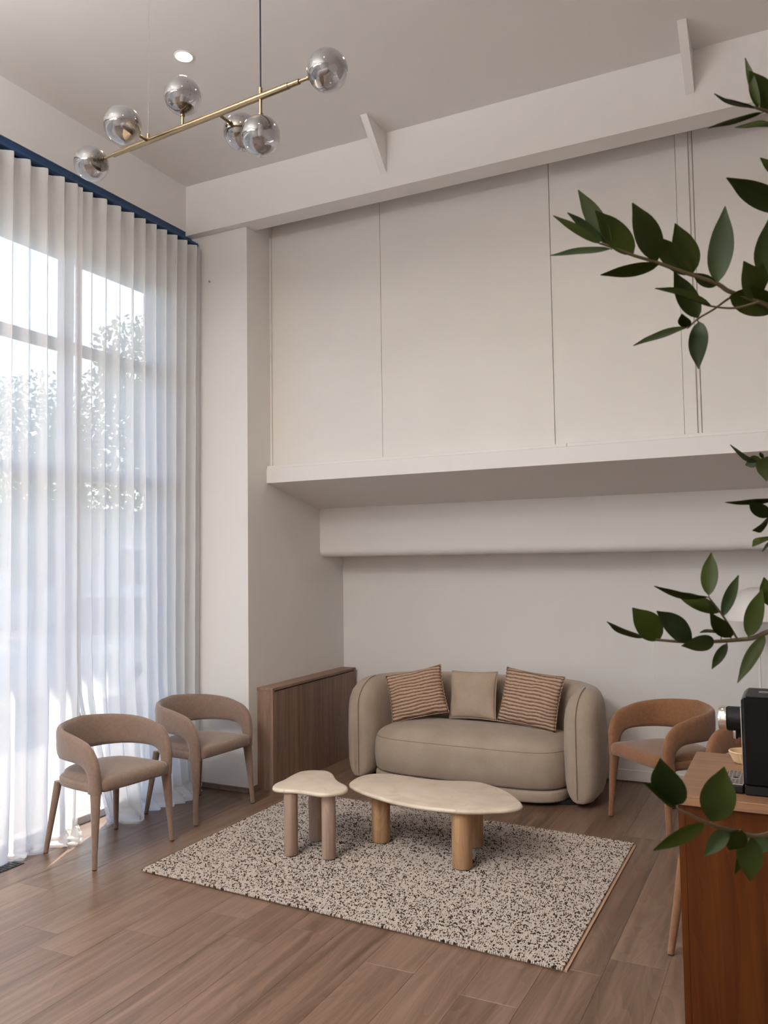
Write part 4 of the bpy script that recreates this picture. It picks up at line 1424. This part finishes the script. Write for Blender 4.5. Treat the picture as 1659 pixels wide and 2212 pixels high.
PLANT = {
 'A': ([[-0.0275, 1.1787, 2.1432], [-0.0124, 1.1926, 2.141], [0.0206, 1.228, 2.1363], [0.0662, 1.2825, 2.1257]],
  [(-0.0225,1.181,2.1462,-0.0375,1.1829,2.2172,-0.23,-0.97,-0.02,0.0087),
   (-0.0057,1.1959,2.1416,-0.0334,1.1745,2.1935,0.11,-0.94,-0.33,0.0275),
   (-0.0269,1.1789,2.1451,-0.0739,1.1251,2.148,-0.29,0.2,-0.94,0.0119),
   (-0.0281,1.1784,2.1426,-0.0627,1.1373,2.1444,-0.29,0.2,-0.94,0.01),
   (-0.0207,1.1885,2.1393,-0.0847,1.1435,2.1131,0.25,0.2,-0.95,0.018),
   (-0.0076,1.1962,2.1218,-0.0548,1.1997,2.1329,0.12,-0.68,0.72,0.022)]),
 'A2': ([[0.0021, 1.3085, 2.0948], [0.018, 1.3039, 2.0723], [0.062, 1.2875, 2.0166]],
  [(0.005,1.2994,2.0426,-0.0701,1.243,2.0843,0.08,-0.66,-0.75,0.0322),
   (0.0021,1.3085,2.0948,-0.0269,1.2977,2.1272,0.09,-0.97,-0.24,0.0136)]),
 'B': ([[-0.2301, 1.144, 1.9854], [-0.2145, 1.1521, 1.9797], [-0.1893, 1.1655, 1.9684], [-0.1601, 1.1806, 1.9579], [-0.1308, 1.1961, 1.9453], [-0.0879, 1.2185, 1.9283], [-0.0708, 1.2279, 1.9159], [-0.0345, 1.2469, 1.9012], [0.0106, 1.271, 1.8761], [0.0553, 1.2955, 1.8433]],
  [(-0.2293,1.1444,1.9854,-0.2901,1.1299,2.0315,0.17,-0.98,-0.09,0.0105),
   (-0.226,1.1459,1.9876,-0.271,1.1351,2.0339,-0.32,-0.81,-0.49,0.0131),
   (-0.2156,1.1514,1.983,-0.2588,1.1512,2.0707,-0.23,-0.97,-0.11,0.024),
   (-0.1885,1.1658,1.9694,-0.2323,1.1343,2.0286,0.42,-0.89,-0.16,0.0312),
   (-0.1589,1.1811,1.9603,-0.1842,1.1452,2.0339,0.44,-0.86,-0.27,0.0339),
   (-0.2166,1.1512,1.9775,-0.2937,1.1205,1.9718,0.18,-0.59,0.79,0.025),
   (-0.1581,1.1819,1.9546,-0.2347,1.1683,1.9488,0.18,-0.7,-0.7,0.0171),
   (-0.117,1.2032,1.9407,-0.1653,1.1673,1.993,0.33,-0.89,-0.3,0.0275),
   (-0.1152,1.204,1.9429,-0.1351,1.1905,2.0119,0.4,-0.91,-0.06,0.0318),
   (-0.085,1.22,1.9292,-0.0711,1.211,2.031,-0.3,-0.95,-0.04,0.0328),
   (-0.086,1.2197,1.9251,-0.1176,1.2153,1.9461,-0.26,-0.79,-0.55,0.0156),
   (-0.071,1.2282,1.9094,-0.0003,1.2672,1.893,0.29,-0.77,-0.57,0.0357),
   (-0.0367,1.2456,1.9057,-0.0504,1.2065,1.9486,0.52,-0.71,-0.48,0.0324),
   (-0.0275,1.2483,1.9345,-0.0169,1.2167,2.0061,-0.34,-0.88,-0.34,0.0289),
   (-0.0388,1.2443,1.9089,-0.0181,1.249,1.9691,0.31,-0.95,-0.03,0.0157)]),
 'C': ([[-0.1261, 1.2256, 1.8724], [-0.1135, 1.231, 1.8846], [-0.0929, 1.2405, 1.8977], [-0.0724, 1.2497, 1.9131], [-0.0582, 1.2566, 1.9155]],
  [(-0.1272,1.225,1.8731,-0.1945,1.1784,1.8443,-0.02,-0.5,0.86,0.0275),
   (-0.1281,1.2245,1.8736,-0.1308,1.1956,1.8848,-0.12,-0.35,-0.93,0.0156),
   (-0.1123,1.2319,1.8801,-0.113,1.2085,1.8082,-0.26,-0.92,0.3,0.0253),
   (-0.1133,1.2311,1.8856,-0.1427,1.2258,1.9557,0.25,-0.97,0.03,0.0272)]),
 'C2': ([[-0.1098, 1.1763, 1.8935], [-0.0899, 1.1867, 1.8866], [-0.062, 1.2008, 1.8843], [-0.0336, 1.2144, 1.892]],
  [(-0.0926,1.1852,1.8882,-0.1602,1.1547,1.9135,0.49,-0.48,0.73,0.0284)]),
 'E': ([[-0.0472, 1.4216, 1.7003], [-0.0319, 1.4108, 1.696], [0.0027, 1.3734, 1.676], [0.0477, 1.3046, 1.6443]],
  [(-0.0462,1.4226,1.693,-0.09,1.4215,1.7269,-0.59,-0.25,-0.77,0.0212),
   (-0.0459,1.4222,1.7002,-0.0696,1.4375,1.6937,-0.55,-0.83,0.08,0.017),
   (-0.0336,1.4095,1.7031,-0.039,1.4129,1.6648,-0.39,-0.92,-0.02,0.0332),
   (-0.0436,1.4233,1.7024,-0.0462,1.4016,1.7089,-0.15,-0.27,-0.95,0.0049)]),
 'E2': ([[-0.0375, 1.3766, 1.6064], [-0.0249, 1.3706, 1.6029], [-0.0004, 1.3462, 1.5924], [0.0447, 1.3082, 1.5673]],
  [(-0.0237,1.3692,1.6347,-0.0948,1.337,1.6298,0.17,-0.22,-0.96,0.0224),
   (-0.0375,1.3765,1.6071,-0.0618,1.3409,1.6303,0.19,-0.62,-0.76,0.0206),
   (-0.0376,1.3766,1.6054,-0.06,1.3636,1.5871,0.69,-0.24,-0.68,0.03),
   (-0.0309,1.3694,1.5767,-0.0601,1.3452,1.5626,-0.23,-0.27,0.93,0.03),
   (-0.0323,1.369,1.5712,-0.0482,1.3716,1.5549,-0.7,-0.33,0.63,0.0112)]),
 'F': ([[-0.2042, 1.2489, 1.4318], [-0.1821, 1.2593, 1.4289], [-0.1442, 1.2757, 1.4259], [-0.1125, 1.2871, 1.4266], [-0.0806, 1.2967, 1.4292], [-0.0615, 1.2981, 1.4323], [-0.042, 1.2977, 1.4413], [-0.0057, 1.3035, 1.4547], [0.0408, 1.3129, 1.4646]],
  [(-0.2042,1.2489,1.4325,-0.2484,1.2096,1.458,-0.18,-0.38,-0.91,0.0261),
   (-0.1838,1.2584,1.4289,-0.2199,1.2529,1.4755,0.51,-0.8,0.3,0.0389),
   (-0.1417,1.2768,1.4285,-0.1824,1.2299,1.4727,0.78,-0.62,0.06,0.0317),
   (-0.1125,1.2871,1.4275,-0.1517,1.2389,1.4239,0.77,-0.63,0.04,0.0202),
   (-0.0906,1.2915,1.4329,-0.1141,1.2585,1.47,0.06,-0.76,-0.64,0.022),
   (-0.1025,1.2914,1.4376,-0.1291,1.2618,1.4409,0.25,-0.12,0.96,0.013),
   (-0.0956,1.2896,1.4235,-0.1177,1.295,1.3863,-0.16,-0.99,-0.05,0.012),
   (-0.0676,1.295,1.4343,-0.0467,1.2869,1.5024,-0.42,-0.91,0.02,0.0248),
   (-0.0463,1.2959,1.4364,-0.0826,1.269,1.3717,-0.19,-0.87,0.46,0.017),
   (-0.0371,1.2978,1.4772,-0.0448,1.3065,1.5182,0.31,-0.92,0.25,0.0207)]),
 'F2': ([[-0.1159, 1.2667, 1.4911], [-0.0992, 1.2767, 1.4648], [-0.0811, 1.288, 1.43]],
  [(-0.1165,1.2664,1.4911,-0.1832,1.2193,1.5086,-0.03,-0.32,-0.95,0.0256),
   (-0.1034,1.2743,1.4692,-0.1636,1.268,1.4988,0.27,-0.89,0.36,0.0198),
   (-0.1158,1.2666,1.4938,-0.1127,1.2976,1.5547,-0.08,-0.89,0.46,0.0215),
   (-0.099,1.2769,1.4639,-0.0784,1.3146,1.5212,0.03,-0.84,0.54,0.0149)]),
 'G': ([[-0.1378, 1.0133, 1.2622], [-0.1048, 1.0372, 1.2421], [-0.0857, 1.0663, 1.2291], [-0.0613, 1.1107, 1.2114], [-0.0464, 1.1623, 1.2003], [-0.0155, 1.234, 1.1963], [0.0307, 1.325, 1.2014]],
  [(-0.136,1.014,1.2651,-0.1478,0.9868,1.3227,-0.13,-0.89,-0.45,0.0366),
   (-0.1369,1.0137,1.2632,-0.1646,0.9787,1.2951,0.72,0.06,0.69,0.0241),
   (-0.1009,1.0391,1.2436,-0.0866,1.0571,1.3032,0.29,-0.93,0.21,0.0361),
   (-0.1077,1.0359,1.2412,-0.1628,1.013,1.2106,0.39,-0.92,-0.02,0.0152),
   (-0.0849,1.0667,1.229,-0.1112,1.0474,1.2003,0.04,-0.85,0.53,0.0166),
   (-0.0724,1.0729,1.2286,-0.0868,1.0845,1.1995,0.21,-0.87,-0.45,0.0222),
   (-0.0648,1.1089,1.2114,-0.0663,1.1056,1.1591,-0.07,-1,0.07,0.027),
   (-0.0702,1.1069,1.2009,-0.0838,1.1191,1.1603,0.26,-0.9,-0.36,0.0085),
   (-0.0491,1.1611,1.1997,-0.054,1.1585,1.1777,-0.29,-0.94,0.17,0.0243)]),
}

# ------------------------------------------------------------------ foreground plant
px, py = 0.065, 1.318
plant = thing('potted_plant', 'tall glossy green leafy plant reaching in from the right edge', 'plant', (px, py, 0))
po = Vector((px, py, 0))
MB().lathe([(0.0005, 0.0), (0.12, 0.0), (0.13, 0.01), (0.165, 0.30), (0.168, 0.315), (0.158, 0.318), (0.150, 0.28), (0.0005, 0.27)], 44).build('pot', M['pot'], plant)
MB().lathe([(0.148, 0.272), (0.10, 0.285), (0.0005, 0.29)], 30).build('soil', M['soil'], plant)
trunk_path = spline([(0, 0, 0.27), (0.008, -0.004, 0.7), (-0.004, 0.004, 1.2), (-0.002, 0.0, 1.55), (0.008, -0.006, 1.9), (0.02, -0.027, 2.2)], 40)
MB().tube(trunk_path, [0.013 - 0.008 * k / 39 for k in range(40)], 10).build('trunk', M['bark'], plant)

def leaf_mesh(Bp, Tp, nrm, w, mat, parent, seed):
    """A pointed oval leaf with folded midrib, drooping tip and a short stalk."""
    rn = random.Random(seed)
    ax = Tp - Bp
    ln = ax.length
    ax.normalize()
    nrm = (nrm - ax * nrm.dot(ax)).normalized()
    side = ax.cross(nrm)
    n = 13
    rows = []
    curl = rn.uniform(-0.05, 0.05)
    for k in range(n):
        t = k / (n - 1)
        # width profile: widest at 42 %, drawn-out tip
        prof = math.sin(math.pi * min(1.0, t ** 0.78)) ** 0.85 if 0 < t < 1 else 0.0
        prof *= (1 - 0.35 * max(0.0, (t - 0.72) / 0.28))
        hw = 0.5 * w * prof * 1.06 + 0.0006
        mid = Bp + ax * (ln * t) + nrm * (ln * (curl * 4 * t * (1 - t)))
        row = []
        for q in (-1, -0.55, 0, 0.55, 1):
            fold = 0.22 * abs(q) ** 1.4
            wave = 0.05 * math.sin(8 * t + seed) * abs(q)
            row.append(mid + side * (hw * q) + nrm * (hw * (fold + wave)))
        rows.append(row)
    mb = MB()
    th = 0.0004
    mb.quad_strip([[p + nrm * th for p in r] for r in rows], False)
    mb.quad_strip([[p - nrm * th for p in reversed(r)] for r in rows], False)
    mb.v = [tuple(Vector(p) - po) for p in mb.v]
    o = mb.build('leaf', mat, parent, True, 180)
    return o

def plant_branch(key, k0):
    pts, lv = PLANT[key]
    P = [Vector(p) for p in pts]
    tr = [Vector(p) + po for p in trunk_path]
    if key in ('C', 'C2', 'F2'):
        r0, r1 = 0.0011, 0.0017
    else:
        # run on to the trunk
        e = P[-1]
        j = min(tr, key=lambda q: (q - e - Vector((0, 0, -0.08))).length)
        P.append(j)
        r0, r1 = 0.0013, 0.0042
    sm = spline([tuple(p) for p in P], 40)
    b = MB().tube([Vector(p) - po for p in sm], [r0 + (r1 - r0) * (k / 39) ** 0.7 for k in range(40)], 8).build('branch', M['stem'], plant)
    for i, l in enumerate(lv):
        Bp, Tp, nr_, w = Vector(l[0:3]), Vector(l[3:6]), Vector(l[6:9]), l[9]
        near = min((Vector(p) for p in sm), key=lambda q: (q - Bp).length)
        leaf_mesh(Bp, Tp, nr_, w, M['leaf_dark'] if (k0 + i) % 4 == 3 else M['leaf'], b, k0 * 7 + i)
        if (near - Bp).length > 0.0015:
            midp = (near + Bp) / 2 + Vector((0, 0, -0.002))
            MB().tube([near - po, midp - po, Bp - po], 0.0009, 6).build('leaf_stalk', M['stem'], b)
    return b
branches = {key: plant_branch(key, k * 3) for k, key in enumerate(PLANT)}
# the far side of the plant, out of frame: the same growth turned round the trunk
for key, ang, dz in (('B', 150, 0.05), ('C', 150, 0.05), ('C2', 150, 0.05), ('B', 215, -0.22), ('F', 170, 0.12), ('F2', 170, 0.12), ('F', 235, 0.36), ('F2', 235, 0.36),
                     ('A', 140, 0.02), ('A', 230, -0.03), ('E', 190, 0.0), ('G', 160, 0.06), ('A2', 195, 0.1)):
    nb = copy_tree(branches[key], plant)
    nb.rotation_euler.z = R(ang)
    nb.location.z = dz

# ------------------------------------------------------------------ outside the window
gp = MB().box((-6.4, -8, -0.30), (-4.1, 16, -0.14)).build('ground_footpath', M['ground'], None, False)
struct(gp, 'pale paved footpath outside the window')
gr_ = MB().box((-60, -40, -0.45), (-6.4, 60, -0.28)).build('ground_street', M['asphalt'], None, False)
struct(gr_, 'grey asphalt street outside the window')

def parked_car(x, y, rz, mat, label):
    c = thing('parked_car', label, 'car', (x, y, -0.28), rz, 'cars parked outside')
    # local y is the length of the car
    side = [(-2.1, 0.32), (-2.12, 0.55), (-2.0, 0.80), (-1.2, 0.92), (-0.2, 0.96), (1.2, 0.98), (1.95, 0.95), (2.1, 0.72), (2.08, 0.32)]
    rings = []
    for f, ins in ((-0.86, 0.05), (-0.88, 0.0), (-0.80, -0.02), (0.80, -0.02), (0.88, 0.0), (0.86, 0.05)):
        rings.append([(f, yy * (1 - ins * 0.3), 0.62 + (z - 0.62) * (1 - ins * 2)) for yy, z in side])
    MB().quad_strip(rings, True, True, True).build('car_body', mat, c, True, 35)
    cab = [(-1.15, 0.92), (-0.45, 1.40), (1.0, 1.42), (1.75, 0.97)]
    rings = [[(f, yy, z) for yy, z in cab] for f in (-0.80, 0.80)]
    rings = [[(-0.80 if z < 1 else -0.62, yy, z) for yy, z in cab], [(0.80 if z < 1 else 0.62, yy, z) for yy, z in cab]]
    MB().quad_strip(rings, True, True, True).build('car_windows', M['car_glass'], c, False)
    roof = [(-0.50, 1.385), (-0.40, 1.43), (0.98, 1.455), (1.10, 1.40)]
    MB().quad_strip([[(-0.63, yy, z) for yy, z in roof], [(0.63, yy, z) for yy, z in roof]], True, True, True).build('car_roof', mat, c, False)
    for sx in (-1, 1):
        for yy in (-1.32, 1.30):
            w = MB().lathe([(0.20, 0.0), (0.31, 0.01), (0.32, 0.05), (0.32, 0.16), (0.31, 0.2), (0.2, 0.2)], 28, (sx * 0.70 - (0.0 if sx > 0 else 0.0), yy, 0.32), True, True, (sx, 0, 0)).build('wheel', M['tyre'], c)
            MB().lathe([(0.19, 0.0), (0.19, 0.01), (0.05, 0.02), (0.0005, 0.02)], 20, (sx * 0.70 + sx * 0.2, yy, 0.32), True, True, (sx, 0, 0)).build('hubcap', M['chrome'], w)
    return c
parked_car(-8.2, 8.9, R(8), M['car_white'], 'white car parked outside, seen through the curtain')
parked_car(-8.4, 3.6, R(4), M['car_grey'], 'silver car parked outside the window at the left edge')

def street_tree(x, y, h, r, seed, label):
    t = thing('street_tree', label, 'tree', (x, y, -0.28), 0, 'trees outside the window')
    rn = random.Random(seed)
    MB().tube(spline([(0, 0, 0), (0.05, 0.02, h * 0.3), (-0.04, 0.05, h * 0.55), (0.02, 0, h * 0.85)], 14), [0.13 - 0.008 * k for k in range(14)], 10).build('trunk', M['bark'], t)
    fo = MB()
    for k in range(7500):
        a = rn.uniform(0, 2 * math.pi)
        cz = rn.uniform(-1, 1)
        rr = rn.random() ** 0.45
        lump = 0.75 + 0.25 * math.sin(3 * a + 4 * cz + seed)
        p = Vector((math.cos(a) * math.sqrt(1 - cz * cz) * r * rr * lump, math.sin(a) * math.sqrt(1 - cz * cz) * r * rr * lump, h * 0.66 + cz * r * 1.05 * rr))
        d = Vector((rn.gauss(0, 1), rn.gauss(0, 1), rn.gauss(0, 1))).normalized()
        s_ = d.orthogonal().normalized() * rn.uniform(0.022, 0.04)
        d = d * rn.uniform(0.05, 0.09)
        b = len(fo.v)
        fo.v += [tuple(p - d), tuple(p + s_), tuple(p + d), tuple(p - s_)]
        fo.f.append((b, b + 1, b + 2, b + 3))
    f_ = fo.build('foliage', M['foliage'], t, False)
    f_['kind'] = 'stuff'
    return t
street_tree(-10.2, 11.2, 6.4, 1.9, 3, 'leafy green street tree seen through the curtain beside the pillar')
street_tree(-14.5, 12.5, 5.6, 2.2, 8, 'distant street tree behind the parked cars')

bd = thing('street_building', 'pale low building across the street', 'building', (-26, 18, -0.28))
MB().box((-4, -16, 0), (4, 14, 3.4)).build('wall', M['render_wall'], bd, False)
MB().box((-4.4, -16.4, 3.4), (4.4, 14.4, 3.75)).build('roof', M['asphalt'], bd, False)
for k in range(6):
    w = MB().box((3.95, -14 + k * 4.6, 0.9), (4.05, -11.6 + k * 4.6, 2.5)).build('window', M['white_metal'], bd, False)
    MB().box((4.055, -13.85 + k * 4.6, 1.05), (4.065, -11.75 + k * 4.6, 2.35)).build('window_pane', M['car_glass'], w, False)
